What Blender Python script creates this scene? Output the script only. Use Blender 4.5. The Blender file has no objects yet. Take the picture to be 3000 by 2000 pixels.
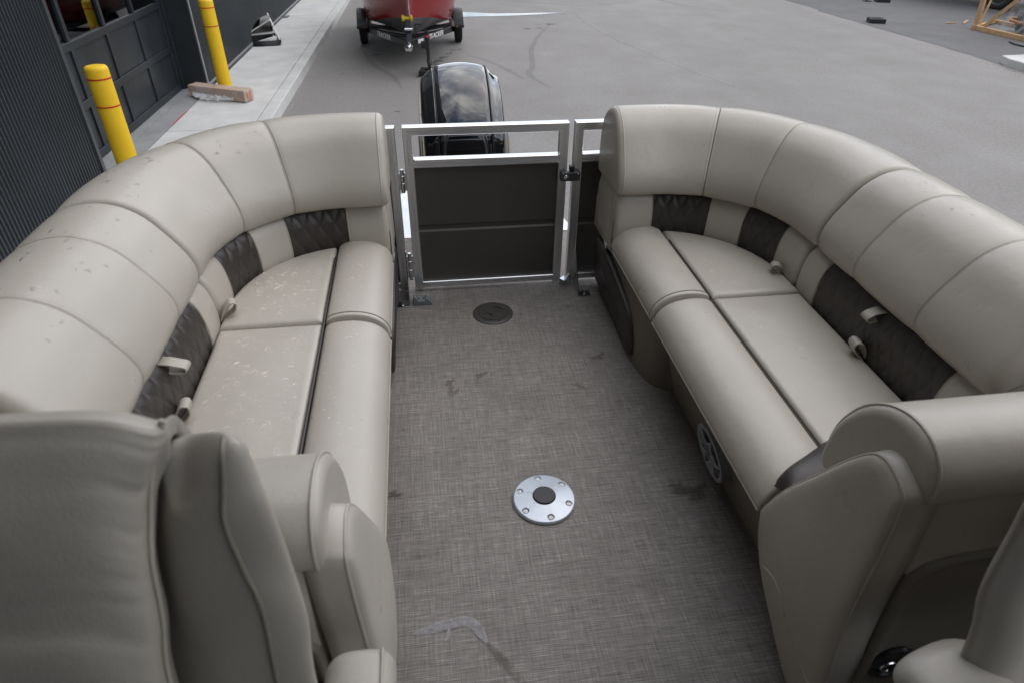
import bpy, bmesh, math, random
from math import sin, cos, pi, radians, sqrt, atan2, exp, floor
from mathutils import Vector, Matrix
random.seed(7)
S = bpy.context.scene
C = S.collection

# ------------------------------------------------------------------ camera, world, sun, exposure
# world frame: x = to the right of the boat's axis, y = towards the stern, z = up; the deck is z = 0, the yard is z = -1
GZ, SWZ = -1.0, -0.87
cd = bpy.data.cameras.new('camera'); cam = bpy.data.objects.new('camera', cd); C.objects.link(cam); S.camera = cam
cd.sensor_width = 36.0; cd.lens = 36.0 * 1889 / 3000; cd.clip_start = .02; cd.clip_end = 500
_p, _y, _r = radians(35.2), radians(8.2), radians(.75)
_f = Vector((sin(_y) * cos(_p), cos(_y) * cos(_p), -sin(_p)))
_rt = _f.cross(Vector((0, 0, 1))).normalized(); _up = _rt.cross(_f)
_rt, _up = _rt * cos(_r) + _up * sin(_r), -_rt * sin(_r) + _up * cos(_r)
cam.matrix_world = Matrix(((_rt.x, _up.x, -_f.x, 0), (_rt.y, _up.y, -_f.y, 0), (_rt.z, _up.z, -_f.z, 1.5), (0, 0, 0, 1)))
cd.dof.use_dof = True; cd.dof.focus_distance = 3.0; cd.dof.aperture_fstop = 5.0

W = bpy.data.worlds.new('World'); S.world = W; W.use_nodes = True
wn, wl = W.node_tree.nodes, W.node_tree.links
SUN_EL, SUN_AZ = radians(56), radians(62)      # azimuth measured from +y (stern) towards +x
bg = wn['Background']; bg.inputs['Strength'].default_value = .15
sky = wn.new('ShaderNodeTexSky'); sky.sky_type = 'NISHITA'; sky.sun_disc = False
sky.sun_elevation = SUN_EL; sky.sun_rotation = SUN_AZ; sky.air_density = 1.0; sky.dust_density = 1.5
tc = wn.new('ShaderNodeTexCoord'); sep = wn.new('ShaderNodeSeparateXYZ'); wl.new(tc.outputs['Generated'], sep.inputs[0])
def wmath(op, a, b=None):
    n = wn.new('ShaderNodeMath'); n.operation = op
    for i, v in enumerate((a, b)):
        if v is None: continue
        if isinstance(v, (int, float)): n.inputs[i].default_value = v
        else: wl.new(v, n.inputs[i])
    return n.outputs[0]
zz = wmath('ADD', wmath('MAXIMUM', sep.outputs['Z'], 0.0), .28)
cmb = wn.new('ShaderNodeCombineXYZ')
wl.new(wmath('DIVIDE', sep.outputs['X'], zz), cmb.inputs[0]); wl.new(wmath('DIVIDE', sep.outputs['Y'], zz), cmb.inputs[1])
cn = wn.new('ShaderNodeTexNoise'); cn.inputs['Scale'].default_value = 2.3; cn.inputs['Detail'].default_value = 7; cn.inputs['Roughness'].default_value = .58
cn.inputs['Distortion'].default_value = .25
wl.new(cmb.outputs[0], cn.inputs['Vector'])
cr = wn.new('ShaderNodeValToRGB'); cr.color_ramp.elements[0].position = .40; cr.color_ramp.elements[0].color = (.12,) * 3 + (1,)
cr.color_ramp.elements[1].position = .58; cr.color_ramp.elements[1].color = (1,) * 3 + (1,)
wl.new(cn.outputs['Fac'], cr.inputs['Fac'])
cn2 = wn.new('ShaderNodeTexNoise'); cn2.inputs['Scale'].default_value = 3.1; cn2.inputs['Detail'].default_value = 5
wl.new(cmb.outputs[0], cn2.inputs['Vector'])
cc = wn.new('ShaderNodeMixRGB'); cc.inputs[1].default_value = (4.6, 4.9, 5.4, 1); cc.inputs[2].default_value = (13.5, 13.2, 12.9, 1)
cr2 = wn.new('ShaderNodeValToRGB'); cr2.color_ramp.elements[0].position = .36; cr2.color_ramp.elements[1].position = .66
wl.new(cn2.outputs['Fac'], cr2.inputs['Fac']); wl.new(cr2.outputs['Color'], cc.inputs[0])
mx = wn.new('ShaderNodeMixRGB'); wl.new(cr.outputs['Color'], mx.inputs[0]); wl.new(sky.outputs[0], mx.inputs[1]); wl.new(cc.outputs[0], mx.inputs[2])
wl.new(mx.outputs[0], bg.inputs['Color'])

sd_ = bpy.data.lights.new('sun', 'SUN'); sd_.energy = .6; sd_.angle = radians(85); sd_.color = (1, .97, .93)
sun = bpy.data.objects.new('sun', sd_); C.objects.link(sun)
sun.rotation_euler = Vector((-sin(SUN_AZ) * cos(SUN_EL), -cos(SUN_AZ) * cos(SUN_EL), -sin(SUN_EL))).to_track_quat('-Z', 'Y').to_euler()
S.view_settings.view_transform = 'Standard'; S.view_settings.look = 'None'; S.view_settings.gamma = 1; S.view_settings.exposure = 0.52
S.cycles.max_bounces = 8; S.cycles.transparent_max_bounces = 12

# ------------------------------------------------------------------ helpers
def tag(o, label=None, cat=None, group=None, kind=None):
    if label: o['label'] = label
    if cat: o['category'] = cat
    if group: o['group'] = group
    if kind: o['kind'] = kind
    return o
def thing(name, label, cat, loc=(0, 0, 0), group=None):
    e = bpy.data.objects.new(name, None); C.objects.link(e); e.location = loc; e.empty_display_size = .1
    return tag(e, label, cat, group)
def link(name, me, parent=None):
    o = bpy.data.objects.new(name, me); C.objects.link(o)
    if parent:
        o.parent = parent
        # parts are modelled in world coordinates, so only a top-level Empty carries an offset
        o.matrix_parent_inverse = Matrix.Translation(-parent.location if parent.parent is None else Vector())
    return o
def M(name, V, F, mat, parent=None, smooth=True, recalc=True, sharp=None):
    me = bpy.data.meshes.new(name); me.from_pydata([tuple(v) for v in V], [], F)
    if recalc:
        bm = bmesh.new(); bm.from_mesh(me); bmesh.ops.recalc_face_normals(bm, faces=bm.faces); bm.to_mesh(me); bm.free()
    me.materials.append(mat)
    if smooth:
        for p in me.polygons: p.use_smooth = True
        if sharp: me.set_sharp_from_angle(angle=radians(sharp))
    return link(name, me, parent)
def join_VF(parts):
    V, F = [], []
    for v, f in parts:
        b = len(V); V += list(v); F += [tuple(i + b for i in q) for q in f]
    return V, F
def gridVF(rows, cu=False, cv=False, caps=False):
    n, m = len(rows), len(rows[0]); V = [p for r in rows for p in r]; F = []
    for i in range(n if cv else n - 1):
        for j in range(m if cu else m - 1):
            F.append((i * m + j, i * m + (j + 1) % m, ((i + 1) % n) * m + (j + 1) % m, ((i + 1) % n) * m + j))
    if caps:
        for i in (0, n - 1):
            c = Vector((0, 0, 0))
            for p in rows[i]: c += Vector(p)
            c /= m; k = len(V); V.append(c)
            for j in range(m): F.append((i * m + j, i * m + (j + 1) % m, k))
    return V, F
def grid(name, rows, mat, parent=None, cu=False, cv=False, caps=False, sharp=None):
    V, F = gridVF(rows, cu, cv, caps); return M(name, V, F, mat, parent, sharp=sharp)
def tubeVF(pts, r, n=8, closed=False, caps=True):
    pts = [Vector(p) for p in pts]; rows = []; N = len(pts); ref = None
    for i, p in enumerate(pts):
        a = pts[i - 1] if (i or closed) else p; b = pts[(i + 1) % N] if (i < N - 1 or closed) else p
        t = (b - a).normalized()
        if ref is None:
            ref = t.orthogonal().normalized()
        ref = (ref - t * ref.dot(t)).normalized(); q = t.cross(ref)
        rr = r[i] if isinstance(r, (list, tuple)) else r
        rows.append([p + (ref * cos(2 * pi * k / n) + q * sin(2 * pi * k / n)) * rr for k in range(n)])
    return gridVF(rows, cu=True, cv=closed, caps=caps and not closed)
def tube(name, pts, r, mat, parent=None, n=8, closed=False):
    V, F = tubeVF(pts, r, n, closed); return M(name, V, F, mat, parent, sharp=50)
def boxVF(x0, x1, y0, y1, z0, z1):
    V = [(x, y, z) for x in (x0, x1) for y in (y0, y1) for z in (z0, z1)]
    return V, [(0, 1, 3, 2), (4, 6, 7, 5), (0, 4, 5, 1), (2, 3, 7, 6), (0, 2, 6, 4), (1, 5, 7, 3)]
def bevel(o, w, seg=2, ang=30):
    bm = bmesh.new(); bm.from_mesh(o.data); bmesh.ops.recalc_face_normals(bm, faces=bm.faces)
    ed = [e for e in bm.edges if len(e.link_faces) == 2 and e.calc_face_angle(0) > radians(ang)]
    bmesh.ops.bevel(bm, geom=ed, offset=w, segments=seg, profile=.5, affect='EDGES', clamp_overlap=True)
    bm.to_mesh(o.data); bm.free()
    for p in o.data.polygons: p.use_smooth = True
    wn_ = o.modifiers.new('weighted_normal', 'WEIGHTED_NORMAL'); wn_.weight = 100
    return o
def box(name, x0, x1, y0, y1, z0, z1, mat, parent=None, bev=0, seg=2):
    V, F = boxVF(x0, x1, y0, y1, z0, z1); o = M(name, V, F, mat, parent, smooth=False)
    return bevel(o, bev, seg) if bev else o
def beamVF(p0, p1, w, h, up=(0, 0, 1)):
    p0, p1 = Vector(p0), Vector(p1); t = (p1 - p0).normalized(); s = t.cross(Vector(up)).normalized(); u = s.cross(t)
    V = [p + s * a * w / 2 + u * b * h / 2 for p in (p0, p1) for a in (-1, 1) for b in (-1, 1)]
    return V, [(0, 1, 3, 2), (4, 6, 7, 5), (0, 4, 5, 1), (2, 3, 7, 6), (0, 2, 6, 4), (1, 5, 7, 3)]
def beam(name, p0, p1, w, h, mat, parent=None, bev=0, up=(0, 0, 1)):
    V, F = beamVF(p0, p1, w, h, up); o = M(name, V, F, mat, parent, smooth=False)
    return bevel(o, bev) if bev else o
def prism(name, poly, fn, a0, a1, mat, parent=None, bev=0, seg=2):
    n = len(poly); V = [fn(p[0], p[1], a0) for p in poly] + [fn(p[0], p[1], a1) for p in poly]
    F = [tuple(range(n)), tuple(range(n, 2 * n))] + [(i, (i + 1) % n, n + (i + 1) % n, n + i) for i in range(n)]
    o = M(name, V, F, mat, parent, smooth=False)
    return bevel(o, bev, seg) if bev else o
def latheVF(prof, fn, n=40):
    rows = [[fn(r * cos(2 * pi * k / n), r * sin(2 * pi * k / n), z) for k in range(n)] for r, z in prof]
    return gridVF(rows, cu=True, caps=True)
def lathe(name, prof, fn, mat, parent=None, n=40, sharp=40):
    V, F = latheVF(prof, fn, n); return M(name, V, F, mat, parent, sharp=sharp)
def at(c): return lambda x, y, z: (c[0] + x, c[1] + y, c[2] + z)
def crom(P, k):                                     # Catmull-Rom resampling, k points per span
    out = []; P = [Vector(p) for p in P]; n = len(P)
    for i in range(n - 1):
        a, b, c, d = P[max(i - 1, 0)], P[i], P[i + 1], P[min(i + 2, n - 1)]
        for j in range(k):
            t = j / k; out.append(.5 * (2 * b + (c - a) * t + (2 * a - 5 * b + 4 * c - d) * t * t + (3 * b - a - 3 * c + d) * t ** 3))
    return out + [P[-1]]
def sst(a, b, x):
    t = min(1, max(0, (x - a) / (b - a))); return t * t * (3 - 2 * t)
def text(name, body, size, mtx, mat, parent=None, shear=0, ext=.001, align='CENTER'):
    cu = bpy.data.curves.new(name, 'FONT'); cu.body = body; cu.size = size; cu.shear = shear; cu.extrude = ext
    cu.align_x = align; cu.align_y = 'CENTER'; cu.offset = size * .018; cu.materials.append(mat)
    tmp = bpy.data.objects.new(name + '_text', cu); C.objects.link(tmp)
    me = bpy.data.meshes.new_from_object(tmp.evaluated_get(bpy.context.evaluated_depsgraph_get()))
    bpy.data.objects.remove(tmp); bpy.data.curves.remove(cu)
    me.name = name; me.transform(mtx); return link(name, me, parent)
def frame(o, x, y):                                 # matrix with given origin, local x and local y axes
    x = Vector(x).normalized(); z = x.cross(Vector(y)).normalized(); y = z.cross(x); o = Vector(o)
    return Matrix(((x.x, y.x, z.x, o.x), (x.y, y.y, z.y, o.y), (x.z, y.z, z.z, o.z), (0, 0, 0, 1)))

# ------------------------------------------------------------------ materials
class Mt:
    def __init__(s, name):
        s.m = bpy.data.materials.new(name); s.m.use_nodes = True; s.t = s.m.node_tree; s.n = s.t.nodes; s.b = s.n['Principled BSDF']
        s.tc = s.n.new('ShaderNodeTexCoord')
    def node(s, typ, **kw):
        n = s.n.new(typ)
        for k, v in kw.items(): setattr(n, k, v)
        return n
    def put(s, sock, v):
        if isinstance(v, bpy.types.NodeSocket): s.t.links.new(v, sock)
        else: sock.default_value = v
    def mapped(s, scale=(1, 1, 1), rot=(0, 0, 0)):
        n = s.node('ShaderNodeMapping'); n.inputs['Scale'].default_value = scale; n.inputs['Rotation'].default_value = rot
        s.put(n.inputs['Vector'], s.tc.outputs['Object']); return n.outputs[0]
    def noise(s, scale, detail=4, rough=.55, vec=None, dist=0):
        n = s.node('ShaderNodeTexNoise'); n.inputs['Scale'].default_value = scale; n.inputs['Detail'].default_value = detail
        n.inputs['Roughness'].default_value = rough; n.inputs['Distortion'].default_value = dist
        s.put(n.inputs['Vector'], vec or s.tc.outputs['Object']); return n.outputs['Fac']
    def ramp(s, fac, stops):
        n = s.node('ShaderNodeValToRGB'); e = n.color_ramp.elements
        while len(e) < len(stops): e.new(.5)
        for i, (p, c) in enumerate(stops):
            e[i].position = p; e[i].color = (c if isinstance(c, tuple) else (c, c, c)) + (1,)
        s.put(n.inputs[0], fac); return n.outputs[0]
    def mix(s, fac, a, b, mode='MIX'):
        n = s.node('ShaderNodeMixRGB', blend_type=mode)
        for i, v in zip((0, 1, 2), (fac, a, b)):
            if isinstance(v, tuple): v = v + (1,)
            s.put(n.inputs[i], v)
        return n.outputs[0]
    def math(s, op, a, b=0.0):
        n = s.node('ShaderNodeMath', operation=op); s.put(n.inputs[0], a); s.put(n.inputs[1], b); return n.outputs[0]
    def bump(s, h, strength=.2, dist=.01, prev=None):
        n = s.node('ShaderNodeBump'); n.inputs['Strength'].default_value = strength; n.inputs['Distance'].default_value = dist
        s.put(n.inputs['Height'], h)
        if prev: s.put(n.inputs['Normal'], prev)
        return n.outputs[0]
    def set(s, col=None, rough=None, metal=None, spec=None, normal=None, **kw):
        i = s.b.inputs
        if col is not None: s.put(i['Base Color'], col + (1,) if isinstance(col, tuple) else col)
        if rough is not None: s.put(i['Roughness'], rough)
        if metal is not None: s.put(i['Metallic'], metal)
        if spec is not None: s.put(i['Specular IOR Level'], spec)
        if normal is not None: s.put(i['Normal'], normal)
        for k, v in kw.items(): s.put(i[k], v)
        return s.m

def simple(name, col, rough=.5, metal=0.0, spec=.5, var=.12, scale=6, bump=0.0, bscale=300, **kw):
    m = Mt(name); n = m.noise(scale, 5)
    lo = tuple(c * (1 - var) for c in col); hi = tuple(min(1, c * (1 + var)) for c in col)
    m.set(m.ramp(n, [(.3, lo), (.7, hi)]), m.ramp(m.noise(scale * 2.3, 3), [(.3, rough * .88), (.7, min(1, rough * 1.12))]), metal, spec, **kw)
    if bump: m.set(normal=m.bump(m.noise(bscale, 3), bump, .002))
    return m.m
def vinyl(name, col, rough=.42):
    m = Mt(name)
    big = m.noise(2.5, 4); c = m.ramp(big, [(.3, tuple(x * .955 for x in col)), (.7, tuple(min(1, x * 1.03) for x in col))])
    c = m.mix(m.ramp(m.noise(26, 5, .7), [(.62, 0.0), (.8, .05)]), c, tuple(x * .55 for x in col))
    v = m.node('ShaderNodeTexVoronoi', feature='F1'); v.inputs['Scale'].default_value = 420; m.put(v.inputs['Vector'], m.tc.outputs['Object'])
    b = m.bump(v.outputs['Distance'], .16, .0012); b = m.bump(m.noise(75, 4, .6), .10, .004, b); b = m.bump(m.noise(6, 3, .5), .2, .02, b)
    return m.set(c, m.ramp(m.noise(12, 4), [(.3, rough - .04), (.7, rough + .08)]), 0.0, .55, b)
VIN = vinyl('vinyl_beige', (.425, .394, .343), .31)
VIN2 = vinyl('vinyl_beige_seat', (.415, .385, .336), .31)
DRK = vinyl('vinyl_brown', (.033, .027, .023), .42)
PIPE = simple('piping_beige', (.39, .36, .305), .5)
PIPED = simple('piping_brown', (.03, .026, .024), .4)
STITCH = simple('stitch', (.23, .21, .175), .6)
BASE = vinyl('bench_base', (.17, .152, .126), .5)

def aluminium(name, col=(.74, .75, .76), rough=.3):
    m = Mt(name); n = m.noise(5, 3); n2 = m.noise(9, 3)
    return m.set(m.ramp(n, [(.3, tuple(c * .95 for c in col)), (.7, col)]), m.ramp(n2, [(.3, rough * .9), (.7, rough * 1.12)]), 1.0, .5)
ALU = aluminium('brushed_aluminium', (.80, .81, .82), .33); STEEL = aluminium('stainless_steel', (.62, .63, .64), .18)
PANEL = simple('bronze_panel', (.060, .055, .050), .42, 0, .5, .12, 3, .06, 60)
BLKP = simple('black_plastic', (.018, .018, .019), .45, bump=.1)
GRYP = simple('grey_plastic', (.30, .31, .325), .35)
DGRYP = simple('dark_grey_plastic', (.045, .048, .055), .4)
RUB = simple('rubber', (.016, .016, .016), .75, bump=.2, bscale=120)
CHROME = aluminium('chrome', (.85, .85, .86), .08)
BLKM = simple('black_painted_steel', (.014, .015, .017), .32, 0, .5, .2)
WHITE = simple('white_print', (.75, .75, .74), .5, var=.05)
YEL = None
def yellow():
    m = Mt('bollard_yellow'); n = m.noise(9, 5, .6)
    c = m.ramp(n, [(.3, (.80, .50, .016)), (.7, (.86, .56, .022))]); d = m.ramp(m.noise(1, 5, .6, m.mapped((30, 30, 3))), [(.6, 0.0), (.85, .25)])
    return m.set(m.mix(d, c, (.5, .33, .03)), .5, 0.0, .35, m.bump(n, .04, .01))
YEL = yellow(); REDB = simple('red_band', (.52, .02, .012), .45)
def deck_mat():
    m = Mt('woven_deck')
    a = m.noise(1, 3, .6, m.mapped((18, 370, 1))); b = m.noise(1, 3, .6, m.mapped((370, 18, 1)))
    a2 = m.noise(1, 3, .6, m.mapped((5, 170, 1))); b2 = m.noise(1, 3, .6, m.mapped((170, 5, 1)))
    t = m.math('ADD', m.math('ADD', m.math('MULTIPLY', a, .36), m.math('MULTIPLY', b, .24)), m.math('ADD', m.math('MULTIPLY', a2, .22), m.math('MULTIPLY', b2, .18)))
    c = m.ramp(t, [(.36, (.075, .068, .061)), (.46, (.178, .163, .149)), (.54, (.258, .239, .221)), (.64, (.42, .395, .37))])
    w = m.node('ShaderNodeTexWave', wave_type='BANDS', bands_direction='Y'); w.inputs['Scale'].default_value = 62; w.inputs['Distortion'].default_value = .4
    m.put(w.inputs['Vector'], m.tc.outputs['Object'])
    c = m.mix(m.ramp(w.outputs['Fac'], [(.0, .42), (.35, 0.0)]), c, (.03, .028, .026))
    c = m.mix(m.ramp(m.noise(3.2, 6, .65), [(.45, 0.0), (.75, .42)]), c, (.085, .075, .066))
    c = m.mix(m.ramp(m.noise(9, 6, .7, dist=.6), [(.66, 0.0), (.72, .45)]), c, (.06, .052, .045))
    return m.set(c, .62, 0.0, .35, m.bump(t, .35, .002))
DECK = deck_mat()
def asphalt(name, dark, light, tracks=True):
    m = Mt(name)
    fine = m.noise(24, 9, .9); mid = m.noise(.55, 5, .6); streak = m.noise(1, 5, .6, m.mapped((.9, .09, 1), (0, 0, radians(-28))))
    c = m.ramp(fine, [(.36, dark), (.64, light)])
    c = m.mix(m.ramp(mid, [(.35, .0), (.72, .5)]), c, tuple(x * .72 for x in light))
    if tracks: c = m.mix(m.ramp(streak, [(.40, .0), (.62, .5)]), c, tuple(x * .62 for x in light))
    v = m.node('ShaderNodeTexVoronoi', feature='F1'); v.inputs['Scale'].default_value = 30; m.put(v.inputs['Vector'], m.tc.outputs['Object'])
    c = m.mix(m.ramp(v.outputs['Distance'], [(.05, .45), (.16, 0.0)]), c, tuple(min(1, x * 1.7) for x in light))
    c = m.mix(m.ramp(m.noise(6, 4, .7), [(.70, 0.0), (.74, .5)]), c, tuple(x * .4 for x in light))
    return m.set(c, m.ramp(m.noise(1.3, 4), [(.3, .62), (.7, .82)]), 0.0, .4, m.bump(fine, .35, .004))
ASP = asphalt('asphalt_old', (.14, .133, .126), (.305, .29, .276)); ASPD = asphalt('asphalt_new', (.07, .07, .072), (.155, .153, .153), False)
def concrete(name, a, b):
    m = Mt(name); n = m.noise(2.2, 6, .65); br = m.noise(1, 4, .6, m.mapped((2, 60, 2)))
    c = m.ramp(n, [(.3, a), (.7, b)]); c = m.mix(m.ramp(br, [(.4, 0.0), (.7, .22)]), c, tuple(x * .8 for x in a))
    c = m.mix(m.ramp(m.noise(14, 6, .7), [(.62, 0.0), (.8, .35)]), c, tuple(x * .6 for x in a))
    return m.set(c, .85, 0.0, .3, m.bump(m.noise(120, 4), .25, .003))
CON = concrete('concrete', (.47, .475, .465), (.62, .62, .60)); COND = concrete('concrete_apron', (.22, .225, .23), (.33, .335, .335))
STLW = simple('dark_metal_cladding', (.030, .036, .042), .42, 0, .5, .18, 1.2); DOORM = simple('dark_door_paint', (.021, .026, .031), .38, 0, .5, .2, 2)
TRIM = simple('trim_metal', (.048, .052, .056), .4)
SEAL = simple('light_flashing', (.45, .46, .48), .4, .5)
def glass(name, col, transp, spec_boost=1.0, rough=0.0):
    m = bpy.data.materials.new(name); m.use_nodes = True; t = m.node_tree; t.nodes.clear()
    out = t.nodes.new('ShaderNodeOutputMaterial'); tr = t.nodes.new('ShaderNodeBsdfTransparent'); tr.inputs[0].default_value = transp + (1,)
    gl = t.nodes.new('ShaderNodeBsdfGlossy'); gl.inputs['Color'].default_value = col + (1,); gl.inputs['Roughness'].default_value = rough
    fr = t.nodes.new('ShaderNodeFresnel'); fr.inputs['IOR'].default_value = spec_boost
    mxs = t.nodes.new('ShaderNodeMixShader'); t.links.new(fr.outputs[0], mxs.inputs[0]); t.links.new(tr.outputs[0], mxs.inputs[1]); t.links.new(gl.outputs[0], mxs.inputs[2])
    t.links.new(mxs.outputs[0], out.inputs[0]); return m
def drop_mat():
    m = bpy.data.materials.new('water'); m.use_nodes = True; q = m.node_tree; q.nodes.clear()
    out = q.nodes.new('ShaderNodeOutputMaterial'); tr = q.nodes.new('ShaderNodeBsdfTransparent'); tr.inputs[0].default_value = (.955, .955, .955, 1)
    gl = q.nodes.new('ShaderNodeBsdfGlossy'); gl.inputs['Roughness'].default_value = .02; fr = q.nodes.new('ShaderNodeFresnel'); fr.inputs['IOR'].default_value = 1.33
    mxs = q.nodes.new('ShaderNodeMixShader'); q.links.new(fr.outputs[0], mxs.inputs[0]); q.links.new(gl.outputs[0], mxs.inputs[2])
    ad = q.nodes.new('ShaderNodeAddShader'); q.links.new(tr.outputs[0], ad.inputs[0]); q.links.new(mxs.outputs[0], ad.inputs[1]); q.links.new(ad.outputs[0], out.inputs[0]); return m
WATER = drop_mat(); PANE = glass('window_glass', (.95, .97, 1), (.5, .5, .5), 1.75); VIS = glass('clear_acrylic', (1, 1, 1), (.8, .8, .8), 1.7)
WET = glass('wet_film', (1, 1, 1), (.80, .785, .77), 1.33, .2)

X0 = .287
def hx(sd, h): return X0 + sd * h

# ------------------------------------------------------------------ yard: ground, paving, building
def sheet(name, poly, z, mat, kind='structure', jit=0, label=None, cat=None):
    P = []
    for i in range(len(poly)):
        a, b = Vector(poly[i]), Vector(poly[(i + 1) % len(poly)]); n = max(1, int((b - a).length / .25)) if jit and (b - a).length < 60 else 1
        for k in range(n):
            q = a.lerp(b, k / n); P.append((q.x + (random.uniform(-jit, jit) if k else 0), q.y + (random.uniform(-jit, jit) if k else 0), z))
    o = M(name, P, [tuple(range(len(P)))], mat, smooth=False, recalc=False)
    if o.data.polygons[0].normal.z < 0: o.data.flip_normals()
    return tag(o, label, cat, kind=kind)
sheet('ground', [(-80, -60), (120, -60), (120, 200), (-80, 200)], GZ, ASP)
sheet('dark_pavement', [(10.24, 26), (10.24, 18.9), (10.30, 17.2), (10.16, 16.9), (10.22, 15.1), (10.30, 13.0), (10.30, 10.4), (10.30, 2), (60, 2), (60, 120), (10.2, 120)], GZ + .004, ASPD, jit=.025)

ang = .0175                                         # the building runs almost parallel to the boat
def B(u, w, z): return (-3.125 + ang * u + w, u, z)     # u along the wall, w outwards; wall face w = 0
sw = thing('sidewalk', 'pale concrete sidewalk with raised kerb along the dark building', 'sidewalk', (-2.4, 9, GZ)); sw['kind'] = 'structure'; del sw['category']
cuts = [-4, -.6, 3.6, 8.0, 11.98, 16.2, 20.4, 24.6, 28.8, 33, 37.2, 45]
for a, b in zip(cuts[:-1], cuts[1:]):
    V = []
    for z in (GZ - .1, SWZ):
        for (w, u) in ((.05, a + .006), (.985, a + .006), (.985, b - .006), (.05, b - .006)): V.append(B(u, w, z))
    o = M('slab', V, [(0, 1, 2, 3), (4, 5, 6, 7), (0, 1, 5, 4), (1, 2, 6, 5), (2, 3, 7, 6), (3, 0, 4, 7)], CON, sw, smooth=False); bevel(o, .008)
    V = []
    for z in (GZ - .1, SWZ - .002):
        for (w, u) in ((.991, a + .006), (1.152 + (.02 if z < SWZ - .05 else 0), a + .006), (1.152 + (.02 if z < SWZ - .05 else 0), b - .006), (.991, b - .006)): V.append(B(u, w, z))
    o = M('kerb', V, [(0, 1, 2, 3), (4, 5, 6, 7), (0, 1, 5, 4), (1, 2, 6, 5), (2, 3, 7, 6), (3, 0, 4, 7)], CON, sw, smooth=False); bevel(o, .012)
V = [B(u, w, z) for z in (GZ - .1, SWZ - .004) for (w, u) in ((-.40, 6.2), (.044, 6.2), (.044, 10.0), (-.40, 10.0))]
ap = M('door_apron', V, [(0, 1, 2, 3), (4, 5, 6, 7), (0, 1, 5, 4), (1, 2, 6, 5), (2, 3, 7, 6), (3, 0, 4, 7)], COND, smooth=False); tag(ap, kind='structure')

def cladding(name, u0, u1, z0, z1, label, pitch=.0475):
    e = thing(name, label, 'wall', B((u0 + u1) / 2, 0, z0))
    prof = [(0, 0), (.30, 0), (.42, .014), (.72, .014), (.84, 0)]
    n = int((u1 - u0) / pitch); sheets = max(1, int((u1 - u0) / 3.6))
    for s in range(sheets):
        r0, r1 = n * s // sheets, n * (s + 1) // sheets
        row = []
        for k in range(r0, r1):
            for f, w in prof: row.append((u0 + (k + f) * pitch, w - .02))
        row.append((u0 + r1 * pitch, -.02))
        M('metal_sheet', [B(u, w, z) for z in (z0, z1) for u, w in row], [(i, i + 1, len(row) + i + 1, len(row) + i) for i in range(len(row) - 1)], STLW, e, smooth=False)
    return e
wa = cladding('clad_wall', -4.0, 6.38, SWZ, 10.0, 'dark ribbed metal wall nearest the camera, before the garage door')
wb = cladding('clad_wall', 10.06, 44.0, SWZ + .03, 10.0, 'dark ribbed metal wall beyond the garage door, behind the sidewalk')
def bbox(name, u0, u1, w0, w1, z0, z1, mat, parent, bev=0):
    V = [B(u, w, z) for u in (u0, u1) for w in (w0, w1) for z in (z0, z1)]
    o = M(name, V, [(0, 1, 3, 2), (4, 6, 7, 5), (0, 4, 5, 1), (2, 3, 7, 6), (0, 2, 6, 4), (1, 5, 7, 3)], mat, parent, smooth=False)
    return bevel(o, bev) if bev else o
bbox('corner_trim', 6.375, 6.43, -.36, .012, SWZ, 10.0, TRIM, wa, .003)
bbox('corner_trim', 10.03, 10.065, -.05, .014, SWZ, 10.0, SEAL, wb, .003)
bbox('jamb_panel', 9.99, 10.028, -.40, .006, SWZ, 10.0, DOORM, wb)
bbox('base_flashing', 10.07, 44, -.018, .004, SWZ, SWZ + .03, SEAL, wb)
bbox('back_wall', -4, 44, -.5, -.45, GZ, 5.4, BLKM, wa) if False else None
hd = bbox('header_wall', 6.43, 9.99, -.36, -.02, 2.55, 10.0, STLW, None); tag(hd, 'dark metal wall panel above the garage door', 'wall')
roofw = bbox('building_roof', -4, 44, -12, .05, 10.002, 10.2, STLW, None); tag(roofw, 'flat roof of the dark metal building', 'roof')

door = thing('garage_door', 'dark panelled garage door with window row, set back in the ribbed wall', 'garage door', B(8.2, -.31, SWZ))
DW = -.318                                          # outer face of rails
us = [6.43, 7.295, 8.165, 9.03, 9.885]
zr = [(-.865, -.785), (-.385, -.305), (.145, .222), (.70, .78), (1.26, 1.34), (1.82, 1.90), (2.44, 2.55)]
for a, b in zr: bbox('rail', 6.43, 9.94, DW - .05, DW, a, b, DOORM, door, .006)
for i in range(len(zr) - 1):
    for k, u in enumerate(us):
        bbox('stile', u - .032 if k else u, u + .032 if k < 4 else 9.94, DW - .05, DW - .003, zr[i][1] + .001, zr[i + 1][0] - .001, DOORM, door, .005)
    for k in range(4):
        u0, u1 = us[k] + .033, us[k + 1] - .033
        if k == 0: u0 = us[0] + .034
        if 2 <= i <= 3: bbox('window', u0, u1, DW - .034, DW - .03, zr[i][1] + .002, zr[i + 1][0] - .002, PANE, door)
        else: bbox('panel', u0, u1, DW - .05, DW - .022, zr[i][1] + .002, zr[i + 1][0] - .002, DOORM, door, .004)
bbox('bottom_seal', 6.43, 9.94, DW - .045, DW - .01, SWZ - .002, SWZ + .004, BLKP, door)
bbox('side_track', 9.942, 9.988, DW - .1, DW + .03, SWZ, 2.55, DOORM, door, .006)
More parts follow.
